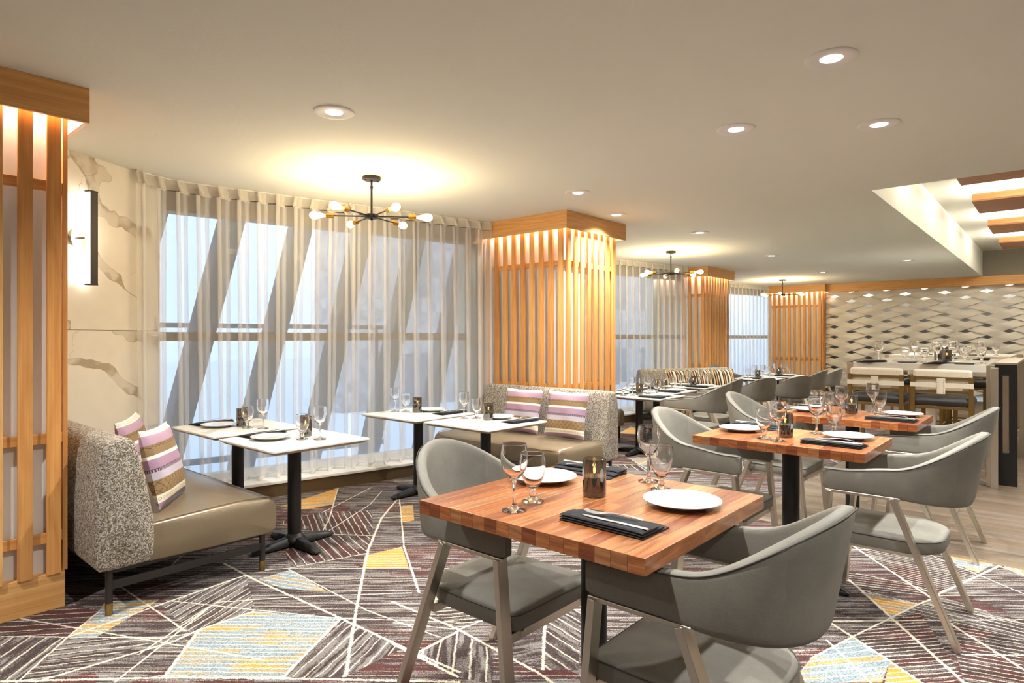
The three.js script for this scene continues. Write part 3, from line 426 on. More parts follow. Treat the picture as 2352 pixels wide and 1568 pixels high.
// armchair facing -z: wrap-round padded back and arms on flat steel legs
const chairProto = (() => {
  const o = new THREE.Group(); o.name = 'dining_armchair'; o.userData = { category: 'chair', group: 'grey dining armchairs' };
  const hw = 0.252, zf = -0.298, zb = 0.262, rc = 0.235, path = [];      // centre line of the band in plan
  const side = 12, arc = 16; for (let i = 0; i <= side; i++) path.push([-hw, lerp(zf, zb - rc, i / side)]);
  for (let i = 1; i <= arc; i++) { const a = Math.PI - i / arc * Math.PI / 2; path.push([-hw + rc + rc * Math.cos(a), zb - rc + rc * Math.sin(a)]); }
  const half = path.slice(); for (let i = 1; i <= 2; i++) half.push([lerp(-hw + rc, 0, i / 2), zb]); const mirror = half.slice(0, -1).reverse().map(p => [-p[0], p[1]]); const full = half.concat(mirror);
  const rings = [], seam = [[], []]; let s = 0; const len = full.map((p, i) => (i ? s += Math.hypot(p[0] - full[i - 1][0], p[1] - full[i - 1][1]) : 0)), T = s;
  full.forEach((p, i) => {
    const q0 = full[Math.max(0, i - 1)], q1 = full[Math.min(full.length - 1, i + 1)], tx = q1[0] - q0[0], tz = q1[1] - q0[1], L = Math.hypot(tx, tz), nx = tz / L * -1, nz = tx / L; // points outward
    const ox = Math.abs(p[0]) > 1e-6 || 1 ? nx : 0, f = Math.min(len[i], T - len[i]) / (T / 2), rise = smooth(0.40, 1.0, f), yb = lerp(0.632, 0.600, smooth(0.3, 0.9, f)), yt = lerp(0.738, 0.765, smooth(0.1, 0.45, f)) + 0.175 * rise, th = lerp(0.044, 0.05, rise) / 2, lean = 0.055 * smooth(0.35, 1, f), end = i === 0 || i === full.length - 1;
    const ring = []; const N = 18; for (let k = 0; k < N; k++) { const a = k / N * Math.PI * 2, cx = Math.cos(a), cy = Math.sin(a), e = 0.42; const sx = Math.sign(cx) * Math.abs(cx) ** e, sy = Math.sign(cy) * Math.abs(cy) ** (0.30); const y = lerp(yb, yt, (sy * (end ? 0.86 : 1) + 1) / 2), g = (y - yb) / 0.33, off = sx * th * (end ? 0.75 : 1) + lean * g * g * 1.1 + 0.012 * Math.sin(Math.PI * clamp((y - yb) / (yt - yb))) * rise; ring.push([p[0] + nx * -1 * 0 + ox * off * -1 * -1, y, p[1] + nz * off]); }
    rings.push(ring);
    const oy = yt - 0.006, og = (oy - yb) / 0.33, oo = th * 0.92 + lean * og * og * 1.1; seam[0].push(V(p[0] + ox * oo, oy, p[1] + nz * oo));
  });
  part(o, 'backrest', tri(loft(rings, { crease: 1.0 }), 'y'), M.chairFabric);
  part(o, 'piping', new THREE.TubeGeometry(new THREE.CatmullRomCurve3(seam[0]), 90, 0.0022, 5), M.piping);
  const seatShape = (w, d, r1, r2, y, cz) => { const pts = []; for (const [sx, sz, a0, r] of [[1, 1, 0, Math.min(r2, w * 0.42)], [-1, 1, 1, Math.min(r2, w * 0.42)], [-1, -1, 2, r1], [1, -1, 3, r1]]) for (let k = 0; k <= 7; k++) { const a = (a0 + k / 7) * Math.PI / 2; pts.push([sx * (w / 2 - r) + r * Math.cos(a), y, cz + sz * (d / 2 - r) + r * Math.sin(a)]); } return pts; };
  const sw = 0.475, sd = 0.50, sc = -0.065; const S = (k, y) => seatShape(sw - k, sd - k, 0.04, 0.16, y, sc);
  const seat = part(o, 'seat', tri(loft([S(0.05, 0.372), S(0.01, 0.376), S(0, 0.386), S(0, 0.425), S(0.008, 0.436), S(0.03, 0.443), S(0.12, 0.449), S(0.3, 0.452)], { crease: 0.9 }), 'y'), M.chairFabric);
  part(seat, 'piping', new THREE.TubeGeometry(new THREE.CatmullRomCurve3(S(0.0, 0.432).map(p => V(...p)), true), 90, 0.0022, 5), M.piping);
  for (const sx of [-1, 1]) {
    const x = sx * 0.262;
    part(o, 'leg', bar(V(x, 0.63, zf + 0.03), V(x * 1.02, 0.0, zf - 0.028), 0.05, 0.024, V(1, 0, 0)), M.steel);
    part(o, 'leg', bar(V(x, 0.63, 0.0), V(x * 1.02, 0.0, 0.252), 0.05, 0.024, V(1, 0, 0)), M.steel);
    part(o, 'arm_rail', rbox(0.024, 0.014, 0.32, 0.003, x, 0.627, zf + 0.17), M.steel);
    part(o, 'side_rail', rbox(0.02, 0.02, 0.40, 0.003, sx * 0.185, 0.362, -0.11), M.steel);
  }
  for (const z of [-0.29, 0.09]) part(o, 'cross_rail', rbox(0.49, 0.034, 0.02, 0.003, 0, 0.356, z), M.steel);
  return o;
})();
let chairUsed = false;
function chair(label, x, z, turn, sy = 1) { const c = copy(chairProto, label, [x, 0, z], turn, 'grey dining armchairs'); c.scale.y = sy; return c; }

function banquette(label, pos, turn, len, group = 'tweed-backed banquettes') {   // faces +x, near end at z=0, runs to z=-len; origin at back rear corner
  const t = thing('banquette', label, 'banquette', pos, turn, group), prof = [[0.02, 0.232], [0.10, 0.228], [0.24, 0.232], [0.262, 0.26], [0.268, 0.36], [0.262, 0.45], [0.235, 0.60], [0.198, 0.76], [0.178, 0.84], [0.155, 0.868], [0.12, 0.878], [0.06, 0.868], [0.03, 0.84], [0.012, 0.76], [0.0, 0.55], [0.0, 0.27]];
  const R0 = (z, k) => prof.map(([x, y]) => { const cx = 0.13, cy = 0.55; return [cx + (x - cx) * k, cy + (y - cy) * (1 - (1 - k) * 0.45), z]; });
  const bk = part(t, 'back', tri(loft([R0(-0.0, 0.80), R0(-0.008, 0.92), R0(-0.03, 1), R0(-len / 2, 1), R0(-len + 0.03, 1), R0(-len + 0.008, 0.92), R0(-len, 0.80)], { crease: 0.7 }), 'y'), M.tweed);
  const sp = [[0.24, 0.222], [0.60, 0.215], [0.905, 0.215], [0.925, 0.23], [0.932, 0.30], [0.93, 0.385], [0.915, 0.418], [0.88, 0.434], [0.70, 0.441], [0.45, 0.432], [0.24, 0.42]];
  const R1 = (z, k) => sp.map(([x, y]) => [x, 0.33 + (y - 0.33) * k, z]);
  const st = part(t, 'seat', tri(loft([R1(-0.02, 0.86), R1(-0.028, 0.95), R1(-0.05, 1), R1(-len / 2, 1.02), R1(-len + 0.05, 1), R1(-len + 0.028, 0.95), R1(-len + 0.02, 0.86)], { crease: 0.8 }), 'x'), M.leather);
  part(st, 'piping', new THREE.TubeGeometry(new THREE.CatmullRomCurve3([V(0.26, 0.424, -0.034), V(0.5, 0.436, -0.036), V(0.75, 0.444, -0.036), V(0.895, 0.434, -0.038), V(0.918, 0.42, -0.06), V(0.918, 0.42, -len + 0.05)]), 60, 0.0028, 6), M.leather);
  for (const z of [-0.06, -len + 0.06]) {
    for (const x of [0.07, 0.865]) { const l = part(t, 'leg', cyl(0.017, 0.016, 0.235, x, 0.118, z, 16), M.dark); part(l, 'brass_cap', cyl(0.0175, 0.0165, 0.06, x, 0.03, z, 16), M.oldBrass); }
    part(t, 'stretcher', rbox(0.80, 0.042, 0.014, 0.002, 0.467, 0.145, z), M.dark);
  }
  part(t, 'seat_frame', box(0.82, 0.02, len - 0.12, 0.47, 0.212, -len / 2), M.dark); return t;
}
// cushions
function cushionGeo(w, h, t) {
  const N = 18, p = [], uv = [], idx = []; for (const s of [1, -1]) for (let j = 0; j <= N; j++) for (let i = 0; i <= N; i++) { const a = i / N * 2 - 1, b = j / N * 2 - 1, pinch = 1 - 0.07 * (1 - a * a) * (b * b) , pin2 = 1 - 0.07 * (1 - b * b) * (a * a), th = t / 2 * Math.pow(Math.max(0, 1 - a * a), 0.42) * Math.pow(Math.max(0, 1 - b * b), 0.42) * (1 + 0.06 * Math.sin(5 * a + 3 * b)); p.push(a * w / 2 * pin2, b * h / 2 * pinch, s * th); uv.push(i / N, j / N); }
  const K = (N + 1) ** 2; for (const s of [0, 1]) for (let j = 0; j < N; j++) for (let i = 0; i < N; i++) { const a = s * K + j * (N + 1) + i, b = a + 1, c = a + N + 1, d = c + 1; s ? idx.push(a, c, b, b, c, d) : idx.push(a, b, c, b, d, c); }
  const g = new THREE.BufferGeometry(); g.setAttribute('position', new THREE.Float32BufferAttribute(p, 3)); g.setAttribute('uv', new THREE.Float32BufferAttribute(uv, 2)); g.setIndex(idx); g.computeVertexNormals(); return g;
}
const bandTex = canvasTex(512, 512, (g, w, h) => {
  const rows = [[0, 0.075, '#efe7da'], [0.075, 0.20, '#b190a4'], [0.20, 0.335, '#8d7350'], [0.335, 0.38, '#efe9de'], [0.38, 0.50, '#ab8aa2'], [0.50, 0.545, '#b5a3b4'], [0.545, 0.64, '#c3bac8'], [0.64, 0.825, '#987c57'], [0.825, 0.925, '#ebe4d0'], [0.925, 1, '#a2839b']];
  for (const [a, b, c] of rows) { g.fillStyle = c; g.fillRect(0, a * h, w, (b - a) * h + 1); }
  g.strokeStyle = '#3a2c26'; g.lineWidth = 3; g.beginPath(); for (let i = 0; i <= 22; i++) g[i ? 'lineTo' : 'moveTo'](i * w / 22, h * (i & 1 ? 0.245 : 0.215)); g.stroke();
  g.fillStyle = '#45343c'; for (let i = 0; i < 44; i++) g.fillRect(i * w / 44 + 2, 0.505 * h, 6, 0.036 * h); g.fillRect(0, 0.5 * h, w, 3);
  g.strokeStyle = '#4a3a2c'; g.lineWidth = 2.5; for (let i = -4; i < 14; i++) for (const s of [-1, 1]) { g.beginPath(); g.moveTo(i * w / 10 + (s > 0 ? 0 : w * 0.16), 0.645 * h); g.lineTo(i * w / 10 + (s > 0 ? w * 0.16 : 0), 0.82 * h); g.stroke(); }
  g.strokeStyle = '#a08e6a'; g.lineWidth = 3; for (let i = 0; i < 20; i++) { g.beginPath(); g.arc((i + 0.5) * w / 20, 0.875 * h, 8, 0, 7); g.stroke(); g.beginPath(); g.arc((i + 0.5) * w / 20, 0.04 * h, 8, 0, 7); g.stroke(); }
});
const stripeTex = canvasTex(256, 256, (g, w, h) => { const cs = ['#e8dcc4', '#2f2622', '#c99c5c', '#5a4030', '#e8dcc4', '#8a6a48', '#2f2622', '#d8c8a8']; let x = 0, k = 0; const r = rng(12); while (x < w) { const s = 5 + r() * 11; g.fillStyle = cs[k++ % 8]; g.fillRect(x, 0, s + 1, h); x += s; } });
M.cushion = std({ map: bandTex, roughness: 0.55, bumpMap: grey(128, 128, (u, v) => fbm(u, v, 8, 8, 40, 4), 1, 1), bumpScale: 0.004 }); M.cushion2 = std({ map: stripeTex, roughness: 0.85 });
const cushG = cushionGeo(0.44, 0.44, 0.13);
function cushion(label, pos, rot, mat = M.cushion, group = 'banded cushions') { return single('cushion', label, 'cushion', cushG, mat, pos, rot, group); }

// tableware
const wineG = lathe([[0, 0.0], [0.036, 0.0], [0.038, 0.0022], [0.03, 0.005], [0.012, 0.010], [0.0055, 0.022], [0.005, 0.05], [0.0055, 0.082], [0.011, 0.094], [0.024, 0.106], [0.036, 0.124], [0.0415, 0.148], [0.0415, 0.170], [0.0375, 0.200], [0.0368, 0.2015], [0.036, 0.200], [0.0398, 0.170], [0.0398, 0.149], [0.0343, 0.126], [0.0225, 0.1095], [0.009, 0.1], [0, 0.0985]], 36);
const gobG = lathe([[0, 0], [0.0345, 0], [0.0365, 0.0025], [0.030, 0.006], [0.014, 0.012], [0.0095, 0.018], [0.0125, 0.024], [0.009, 0.03], [0.011, 0.038], [0.017, 0.046], [0.028, 0.062], [0.037, 0.084], [0.041, 0.106], [0.0415, 0.122], [0.0385, 0.150], [0.0378, 0.1515], [0.037, 0.150], [0.0398, 0.122], [0.0393, 0.107], [0.0353, 0.0855], [0.0264, 0.064], [0.015, 0.049], [0, 0.044]], 36);
wineG.scale(1.06, 1.075, 1.06); gobG.scale(1.05, 1.09, 1.05);
const plateG = lathe([[0, 0.004], [0.07, 0.004], [0.072, 0.0], [0.077, 0.0], [0.079, 0.006], [0.10, 0.011], [0.126, 0.0195], [0.1285, 0.0215], [0.1275, 0.0228], [0.125, 0.0222], [0.098, 0.0148], [0.082, 0.0105], [0.074, 0.0092], [0, 0.0088]], 56);
const votG = lathe([[0, 0.0], [0.038, 0.0], [0.041, 0.004], [0.042, 0.02], [0.042, 0.132], [0.0412, 0.1335], [0.0404, 0.132], [0.0404, 0.02], [0.038, 0.006], [0, 0.006]], 36);
const waxG = lathe([[0, 0.0065], [0.0385, 0.0065], [0.0395, 0.012], [0.0395, 0.068], [0.038, 0.071], [0.02, 0.069], [0, 0.068]], 28);
const flameG = lathe([[0, 0], [0.0035, 0.003], [0.005, 0.009], [0.0038, 0.017], [0.0016, 0.026], [0, 0.031]], 12);
const forkG = (() => { const pr = (x, y) => 0.004 + 0.006 * Math.sin(Math.PI * x) + y; const body = []; for (let i = 0; i <= 16; i++) { const f = i / 16, z = lerp(0.095, -0.035, f), w = f < 0.8 ? lerp(0.006, 0.003, f / 0.8) : lerp(0.003, 0.011, smooth(0.8, 1, f)), y = 0.004 + 0.009 * Math.sin(Math.PI * f * 0.85), t = 0.0012; body.push([[-w, y, z], [0, y + t, z], [w, y, z], [w, y - t, z], [-w, y - t, z]]); } const gs = [loft(body, { crease: 0.5 })]; for (const x of [-0.0092, -0.0031, 0.0031, 0.0092]) { const tn = []; for (let i = 0; i <= 5; i++) { const f = i / 5, z = lerp(-0.034, -0.085, f), y = 0.0085 - 0.006 * f + 0.012 * f * f, w = lerp(0.0019, 0.0011, f); tn.push([[x - w, y + 0.001, z], [x + w, y + 0.001, z], [x + w, y - 0.001, z], [x - w, y - 0.001, z]]); } gs.push(loft(tn, { crease: 0.5 })); } return mergeGeometries(gs.map(g => { g.deleteAttribute('uv'); return g; })); })();
const knifeG = (() => { const b = []; for (let i = 0; i <= 18; i++) { const f = i / 18, z = lerp(0.11, -0.115, f), w = f < 0.5 ? lerp(0.0065, 0.005, f * 2) : lerp(0.006, 0.0085, smooth(0.5, 0.7, f)) * (f > 0.9 ? lerp(1, 0.35, (f - 0.9) * 10) : 1), t = f < 0.5 ? 0.0035 : 0.0009; b.push([[-w, 0.004, z], [0, 0.004 + t, z], [w, 0.004, z], [0, 0.004 - t, z]]); } const g = loft(b, { crease: 0.9 }); return g; })();
const napG = (() => { // pocket fold: stacked soft layers, each a little narrower than the one below
  return [0, 1, 2].map(k => { const w = [0.15, 0.125, 0.095][k], x0 = -0.075, y = k * 0.0075, L = 0.145, rings = []; for (let i = 0; i <= 14; i++) { const f = i / 14, z = lerp(-L, L, f) , wob = 0.0022 * Math.sin(9 * f + k * 2), th = 0.007, e = (i === 0 || i === 14) ? 0.5 : 1, x1 = x0 + w * (1 - (0.10 - 0.1 * f) * k) + wob; rings.push([[x0 + 0.004, y, z], [x1 - 0.004, y, z], [x1, y + th * 0.5 * e, z], [x1 - 0.004, y + th * e, z], [(x0 + x1) / 2, y + th * e + 0.0014 * Math.sin(6 * f + k), z], [x0 + 0.004, y + th * e, z], [x0, y + th * 0.5 * e, z]]); } return loft(rings, { crease: 0.7 }); });
})();
const put = {};
function ware(kind, label, x, y, z, turn = 0) {
  const G = { wine: ['wine_glass', 'glass', 'stemmed wine glasses'], goblet: ['water_goblet', 'glass', 'short-stemmed water goblets'], plate: ['dinner_plate', 'plate', 'white dinner plates'], fork: ['fork', 'fork', 'steel forks'], knife: ['knife', 'knife', 'steel knives'] }[kind];
  const m = { wine: wineG, goblet: gobG, plate: plateG, fork: forkG, knife: knifeG }[kind], mt = kind === 'plate' ? M.china : kind === 'fork' || kind === 'knife' ? M.cutlery : M.crystal;
  return single(G[0], label, G[1], m, mt, [x, y + 0.0005, z], [0, turn, 0], G[2]);
}
function votive(label, x, y, z, lit = true) {
  const t = thing('candle_holder', label, 'candle holder', [x, y + 0.0005, z], 0, 'smoked glass candle holders'); part(t, 'glass_cup', votG, M.smoke); const c = part(t, 'candle', waxG, M.wax);
  part(c, 'wick', cyl(0.001, 0.001, 0.012, 0, 0.073, 0, 6), M.black); if (lit) { part(c, 'flame', flameG, M.flame, [0, 0.078, 0]); const p = new THREE.PointLight(WARM, 0.03, 0, 2); p.position.set(0, 0.092, 0); p.shadow.radius = 0.3; t.add(p); } return t;
}
function napkin(label, x, y, z, turn) { const t = thing('folded_napkin', label, 'napkin', [x, y + 0.0005, z], turn, 'folded dark napkins'); napG.forEach(g => part(t, 'fold', g, M.napkin)); return t; }
function napkinSet(where, x, y, z, turn, cutlery = true) { napkin('folded charcoal napkin ' + where, x, y, z, turn); if (cutlery) { const c = Math.cos(turn), s = Math.sin(turn), at = (lx, lz) => [x + lx * c + lz * s, z - lx * s + lz * c]; const [fx, fz] = at(-0.005, 0.0); ware('fork', 'steel fork lying across the charcoal napkin ' + where, fx, y + 0.021, fz, turn + 0.28); const [kx, kz] = at(-0.045, 0.035); ware('knife', 'steel knife tucked along the charcoal napkin ' + where, kx, y + 0.020, kz, turn); } }

// ───────────────────────── foreground and middle furniture ─────────────────────────
const TH = 0.82, AH = 0.708, CH = 0.69, PI = Math.PI;
blockTable('nearest butcher block table with a lit candle in the foreground', 1.413, 2.255, -1.66, -0.79, TH, 31);
blockTable('second butcher block table, between two pairs of grey armchairs', 3.375, 4.013, -1.584, -0.705, TH, 47);
blockTable('third butcher block table, in front of the bar stools', 4.70, 5.352, -1.575, -0.688, TH, 52);
chair('grey armchair left of the nearest table, its back to the window', 1.835, -1.70, PI);
chair('large grey armchair nearest the camera at the lower right', 1.785, -0.745, 0);
chair('grey armchair with light inner back on the window side of the second table', 3.62, -1.60, PI);
chair('grey armchair at the right, pulled up to the second table', 3.625, -0.59, 0);
chair('grey armchair on the window side of the third table', 4.99, -1.69, PI);
chair('grey armchair on the wood floor at the third table, before the steel post', 4.995, -0.635, 0);
{ const w = 'on the nearest butcher block table';
  ware('wine', 'tall wine glass at the left ' + w, 1.529, TH, -1.329); ware('goblet', 'water goblet beside the left wine glass ' + w, 1.652, TH, -1.352); ware('plate', 'white plate at the window side ' + w, 1.927, TH, -1.52); votive('smoked glass candle holder ' + w, 1.858, TH, -1.24);
  ware('wine', 'tall wine glass at the back right ' + w, 2.183, TH, -1.205); ware('goblet', 'water goblet in front of the back right wine glass ' + w, 2.089, TH, -1.102); ware('plate', 'largest looking white plate, near side ' + w, 1.945, TH, -0.95);
  napkinSet('at the front corner of the nearest table', 1.612, TH, -1.01, -0.02); napkinSet('at the far corner of the nearest table', 2.165, TH, -1.48, PI + 0.05); }
{ const w = 'on the second butcher block table';
  ware('plate', 'white plate at the window end ' + w, 3.733, TH, -1.44); ware('goblet', 'water goblet at the left ' + w, 3.521, TH, -1.233); ware('wine', 'wine glass left of the candle ' + w, 3.482, TH, -1.145); votive('smoked glass candle holder with lit candle ' + w, 3.66, TH, -1.165);
  ware('wine', 'wine glass right of the candle ' + w, 3.90, TH, -1.067); ware('goblet', 'water goblet behind the right plate ' + w, 3.968, TH, -0.99); ware('plate', 'white plate at the right end ' + w, 3.83, TH, -0.885);
  napkinSet('at the near corner of the second table', 3.565, TH, -0.89, -0.04); napkinSet('at the far corner of the second table', 3.92, TH, -1.42, PI); }
{ const w = 'on the third butcher block table';
  ware('plate', 'white plate at the window end ' + w, 5.06, TH, -1.44); ware('goblet', 'water goblet at the left ' + w, 4.90, TH, -1.26); ware('wine', 'wine glass left of the candle ' + w, 4.887, TH, -1.17); votive('smoked glass candle holder with lit candle ' + w, 5.10, TH, -1.155);
  ware('wine', 'wine glass right of the candle ' + w, 5.26, TH, -1.05); ware('goblet', 'water goblet right of the candle ' + w, 5.17, TH, -0.985); ware('plate', 'white plate at the right end ' + w, 5.19, TH, -0.847);
  napkinSet('at the near corner of the third table', 4.865, TH, -0.86, -0.04); napkinSet('at the far corner of the third table', 5.25, TH, -1.42, PI); }

banquette('tweed-backed banquette with bronze leather seat at the left, by the slatted pillar', [0.955, 0, -3.50], 0, 1.62);
banquette('tweed-backed banquette against the near pillar holding two cushions', [5.115, 0, -4.71], PI, 1.58);
marbleTable('white marble table at the curtain by the left banquette', 1.845, 2.53, -5.02, -4.285, AH);
marbleTable('white marble table in front of the left banquette seat', 1.835, 2.522, -4.185, -3.465, AH);
marbleTable('white marble table at the curtain by the cushioned banquette', 3.27, 3.96, -4.625, -3.90, AH);
marbleTable('white marble table in front of the cushioned banquette', 3.28, 3.975, -3.81, -3.10, AH);
cushion('banded mauve cushion in the far corner of the left banquette', [1.43, 0.662, -4.44], [0.0, 1.0, 0.06]);
cushion('banded mauve cushion leaning at the near end of the left banquette', [1.39, 0.658, -3.88], [0, 0.92, 0]);
cushion('banded mauve cushion farther back on the cushioned banquette', [4.745, 0.655, -4.02], [0, -PI / 2 + 0.1, 0]);
cushion('banded mauve cushion nearer on the cushioned banquette', [4.73, 0.66, -3.47], [0, -PI / 2 + 0.1, 0]);
for (const c of scene.children.filter(o => o.name.startsWith('cushion'))) c.rotateX(-0.24);
[['the curtain-side table by the left banquette', [['plate', 2.095, -4.755], ['votive', 2.226, -4.66], ['goblet', 2.198, -4.52], ['wine', 2.261, -4.41]], [2.13, -4.965, PI / 2 + 0.1]],
  ['the front table by the left banquette', [['plate', 2.064, -3.92], ['votive', 2.283, -3.86], ['goblet', 2.192, -3.747], ['wine', 2.268, -3.661]], [2.11, -4.125, PI / 2 + 0.1]],
  ['the curtain-side table by the cushioned banquette', [['plate', 3.80, -4.30], ['votive', 3.66, -4.332], ['goblet', 3.62, -4.44], ['wine', 3.57, -4.53]], [3.80, -4.06, PI / 2]],
  ['the front table by the cushioned banquette', [['plate', 3.83, -3.50], ['votive', 3.70, -3.493], ['goblet', 3.71, -3.636], ['wine', 3.645, -3.72]], [3.80, -3.24, PI / 2 - 0.1]]].forEach(([w, list, n]) => {
  for (const [k, x, z] of list) k === 'votive' ? votive('smoked candle holder on ' + w, x, AH, z) : ware(k, ({ plate: 'white dinner plate', goblet: 'short water goblet', wine: 'tall wine glass' })[k] + ' on ' + w, x, AH, z);
  napkinSet('on ' + w, n[0], AH, n[1], n[2]);
});

// ───────────────────────── middle bay and beyond ─────────────────────────
banquette('leather banquette seat half hidden behind the near pillar', [6.25, 0, -4.30], 0, 1.35, 'banquettes farther back');
banquette('tweed banquette with brown striped cushions in the middle bay', [8.80, 0, -5.10], -2.041, 1.74, 'banquettes farther back');
const far = [['first white table past the near pillar', 6.30, 6.92, -4.22, -3.33], ['second white table past the near pillar', 7.10, 7.68, -4.40, -3.54], ['third white table past the near pillar', 8.06, 8.72, -4.25, -3.60], ['far bay white table nearer us', 10.30, 11.0, -4.15, -3.50], ['far bay table by the corner pillar', 11.35, 12.05, -4.15, -3.50]];
far.forEach(([l, ...a]) => marbleTable(l, ...a, CH, 'white tables farther back'));
chair('grey armchair at the first white table past the near pillar', 6.62, -3.015, 0.0, 0.94);
chair('grey armchair close behind, at the second white table past the near pillar', 7.46, -3.22, 0.0, 0.94);
chair('grey armchair seen from behind, left one of the two side by side', 8.36, -3.10, -0.5, 0.92);
chair('grey armchair seen from behind, right one of the two side by side', 9.07, -2.86, -0.62, 0.92);
chair('grey armchair in the far bay behind the right back-turned chair', 10.75, -3.12, -0.1, 0.92);
chair('farthest grey armchair, in front of the corner pillar', 11.75, -3.14, -0.1, 0.9);
chair('brown-lit grey armchair by the far curtain, facing the room', 11.0, -4.55, PI * 0.85, 0.94);
far.forEach(([l, x0, x1, z0, z1]) => {
  const cx = (x0 + x1) / 2, cz = (z0 + z1) / 2, w = 'on the ' + l.replace(/, .*/, '');
  ware('plate', 'window-side plate ' + w, cx, CH, z0 + 0.17); ware('plate', 'room-side plate ' + w, cx + 0.06, CH, z1 - 0.17);
  ware('wine', 'window-side wine glass ' + w, cx - 0.10, CH, cz - 0.03); ware('goblet', 'window-side goblet ' + w, cx - 0.21, CH, cz - 0.09); ware('wine', 'room-side wine glass ' + w, cx + 0.19, CH, cz + 0.01); ware('goblet', 'room-side goblet ' + w, cx + 0.27, CH, cz + 0.09);
  votive('small candle holder ' + w, cx + 0.06, CH, cz - 0.03); napkinSet('on the room side, ' + w, x0 + 0.13, CH, z1 - 0.18, 0, false); napkinSet('on the window side, ' + w, x1 - 0.13, CH, z0 + 0.18, PI, false);
});
for (const [l, f] of [['brown striped cushion, leftmost on the middle-bay banquette', 0.34], ['brown striped cushion, second on the middle-bay banquette', 0.60], ['brown striped cushion, third on the middle-bay banquette', 0.86]]) { const d = V(0.891, 0, 0.453), n = V(-0.453, 0, 0.891), p = V(8.80, 0, -5.10).addScaledVector(d, 1.74 * f).addScaledVector(n, 0.33); const c = cushion(l, [p.x, 0.645, p.z], [0, -0.47, 0], M.cushion2, 'striped cushions'); c.rotateX(-0.24); }

// high communal table, stools, console
function highTable(label, x0, x1, z0, z1, h, glassSeed) {
  const t = thing('high_table', label, 'table', [(x0 + x1) / 2, 0, (z0 + z1) / 2], 0, 'high communal tables'), W = x1 - x0, D = z1 - z0;
  part(t, 'table_top', rbox(W, 0.07, D, 0.004, 0, h - 0.035, 0), M.quartz);
  for (const sx of [-1, 1]) for (const sz of [-1, 1]) part(t, 'leg', rbox(0.07, h, 0.06, 0.003, sx * (W / 2 - 0.035), h / 2, sz * (D / 2 + 0.03)), M.steel);
  for (const sx of [-1, 1]) part(t, 'foot_bar', rbox(0.05, 0.05, D, 0.003, sx * (W / 2 - 0.035), 0.12, 0), M.steel);
  part(t, 'centre_leg', rbox(0.09, h - 0.07, 0.09, 0.003, 0, (h - 0.07) / 2, 0), M.quartz); return t;
}
highTable('tall white communal table behind the bar stools', 7.26, 9.25, -1.63, -0.52, 1.12); highTable('farther tall white table before the woven wall', 10.6, 12.4, -1.9, -0.5, 1.12);
const stoolProto = (() => { // faces +x; back at -x
  const o = new THREE.Group(); o.name = 'bar_stool'; o.userData = { category: 'bar stool', group: 'cream and brass bar stools' };
  for (const sz of [-1, 1]) { part(o, 'leg', rbox(0.02, 0.76, 0.032, 0.002, 0.20, 0.38, sz * 0.19), M.oldBrass); part(o, 'leg', rbox(0.02, 1.03, 0.034, 0.002, -0.21, 0.515, sz * 0.215), M.oldBrass); part(o, 'side_rail', rbox(0.42, 0.025, 0.02, 0.002, 0, 0.752, sz * 0.20), M.oldBrass); part(o, 'foot_rail', rbox(0.40, 0.02, 0.02, 0.002, 0, 0.28, sz * 0.20), M.oldBrass); }
  for (const x of [-0.2, 0.2]) { part(o, 'foot_rail', rbox(0.02, 0.02, 0.40, 0.002, x, 0.28, 0), M.oldBrass); part(o, 'seat_rail', rbox(0.02, 0.025, 0.40, 0.002, x, 0.752, 0), M.oldBrass); }
  part(o, 'seat', loft([rrect(0.40, 0.42, 0.03, 0.766), rrect(0.43, 0.45, 0.04, 0.79), rrect(0.43, 0.45, 0.04, 0.815), rrect(0.40, 0.42, 0.04, 0.84), rrect(0.2, 0.2, 0.04, 0.85)], { crease: 0.8 }), M.blackLeather);
  for (const y of [0.895, 1.015]) part(o, 'back_rail', rbox(0.018, 0.022, 0.44, 0.002, -0.20, y, 0), M.oldBrass);
  part(o, 'back_cushion', tri(rbox(0.06, 0.22, 0.44, 0.025, -0.155, 0.98, 0, 4)), M.linen);
  const st = part(o, 'strap', rbox(0.006, 0.042, 0.47, 0.002, -0.226, 0.952, 0), M.linen); part(st, 'stitched_tab', rbox(0.008, 0.14, 0.062, 0.003, -0.231, 0.945, 0), M.linen);
  for (const z of [-0.02, 0.02]) for (let k = 0; k < 6; k++) part(st, 'stitch', box(0.002, 0.004, 0.004, -0.2357, 0.892 + k * 0.021, z), M.dark);
  return o;
})();
const stool = (l, x, z, a) => copy(stoolProto, l, [x, 0, z], a);
stool('cream-backed brass bar stool, left of the two nearest at the tall table', 6.92, -1.32, 0); stool('cream-backed brass bar stool, right of the two nearest at the tall table', 6.92, -0.80, 0);
stool('cream-backed bar stool across the tall table, left one', 9.65, -1.32, PI); stool('cream-backed bar stool across the tall table, right one', 9.65, -0.80, PI);
stool('cream-backed bar stool at the farther tall table, left one', 10.25, -1.55, 0); stool('cream-backed bar stool at the farther tall table, right one', 10.25, -0.95, 0);
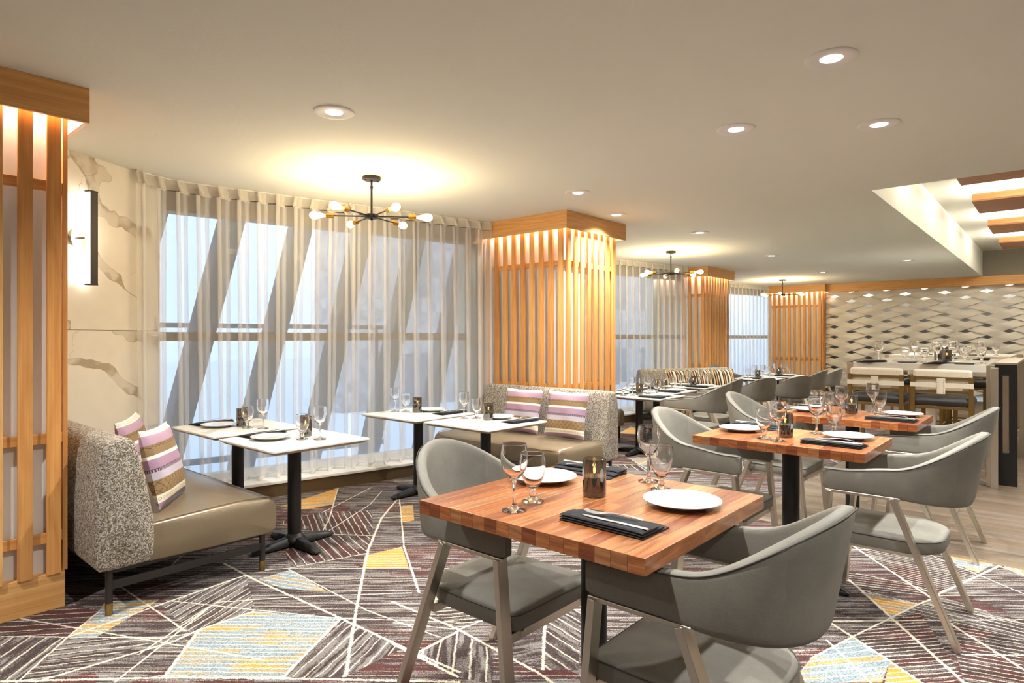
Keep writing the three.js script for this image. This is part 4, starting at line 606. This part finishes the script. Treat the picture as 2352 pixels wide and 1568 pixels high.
{ const t = thing('console_divider', 'steel-topped console with a black slotted end frame at the right', 'console', [7.40, 0, -0.385], 0), h = 1.143, w = 0.165;
  const s = new THREE.Shape([[-w / 2, 0], [w / 2, 0], [w / 2, h - 0.02], [-w / 2, h - 0.02]].map(p => new THREE.Vector2(...p))); s.holes.push(new THREE.Path([[-0.026, 0.30], [0.026, 0.30], [0.026, h - 0.12], [-0.026, h - 0.12]].map(p => new THREE.Vector2(...p))));
  const fr = new THREE.ExtrudeGeometry(s, { depth: 0.05, bevelEnabled: true, bevelSize: 0.002, bevelThickness: 0.002, bevelSegments: 1 }).rotateY(-PI / 2);
  part(t, 'end_frame', fr, M.black, [0.05, 0, 0]); part(t, 'end_frame', fr, M.steel, [2.0, 0, 0]); part(t, 'console_top', rbox(2.0, 0.02, w, 0.002, 1.0, h - 0.01, 0), M.steel); part(t, 'low_rail', rbox(1.95, 0.04, 0.04, 0.002, 1.0, 0.2, 0), M.steel);
  single('steel_post', 'brushed steel post standing left of the black slotted frame', 'post', rbox(0.05, 1.10, 0.055, 0.003, 0, 0.55, 0), M.steel, [7.20, 0, -0.455]); }
{ const h = 1.12, r = rng(77), items = [['wine', 7.55, -1.45, 'first from the left'], ['goblet', 7.60, -1.22, 'second from the left'], ['goblet', 7.62, -1.05, 'third from the left'], ['wine', 7.68, -0.95, 'left of the two candle holders'], ['wine', 7.74, -0.82, 'just right of the candle holders'], ['goblet', 7.66, -0.72, 'right of the candle holders'], ['goblet', 7.60, -0.58, 'in front near the right end'], ['wine', 7.78, -0.60, 'nearest the right end']];
  for (const [k, x, z, w] of items) ware(k, (k === 'wine' ? 'wine glass ' : 'water goblet ') + w + ' on the tall table', x, h, z);
  votive('front candle holder in the middle of the tall table', 7.60, h, -0.86); votive('rear candle holder in the middle of the tall table', 8.35, h, -1.02);
  ware('plate', 'white plate at the left on the tall table', 7.45, h, -1.18); ware('plate', 'white plate at the right on the tall table', 7.41, h, -0.70); ware('plate', 'white plate on the far side of the tall table', 9.0, h, -1.0);
  napkinSet('at the left end of the tall table', 7.37, h, -1.48, 1.2, false); napkinSet('in the middle of the tall table', 7.36, h, -0.93, 1.5, false); napkinSet('on the far right of the tall table', 8.9, h, -0.68, 1.6, false);
  ware('wine', 'wine glass on the far left side of the tall table', 8.7, h, -1.3); ware('wine', 'wine glass on the far middle of the tall table', 8.8, h, -1.1); ware('goblet', 'water goblet on the far right side of the tall table', 8.75, h, -0.8);
  for (const [k, x, z, w] of [['plate', 11.0, -1.5, 'left plate'], ['plate', 11.0, -0.9, 'right plate'], ['wine', 11.2, -1.3, 'wine glass left of the candle'], ['goblet', 11.3, -0.7, 'water goblet at the right']]) ware(k, w + ' on the farther tall table', x, h, z); votive('candle holder on the farther tall table', 11.4, h, -1.1); napkinSet('on the farther tall table', 10.8, h, -1.2, 1.6, false); }
{ // seating against the woven wall, seen past the tall table's left leg
  banquette('tweed banquette against the woven wall, past the tall table', [16.30, 0, -3.55], PI, 0.0001 + 1.9, 'banquettes farther back');
  marbleTable('small white table at the woven wall banquette', 14.3, 14.95, -3.0, -2.35, CH, 'white tables farther back'); ware('wine', 'wine glass on the small table by the woven wall', 14.5, CH, -2.75); ware('goblet', 'water goblet on the small table by the woven wall', 14.6, CH, -2.62); }

renderer.render(scene, camera);
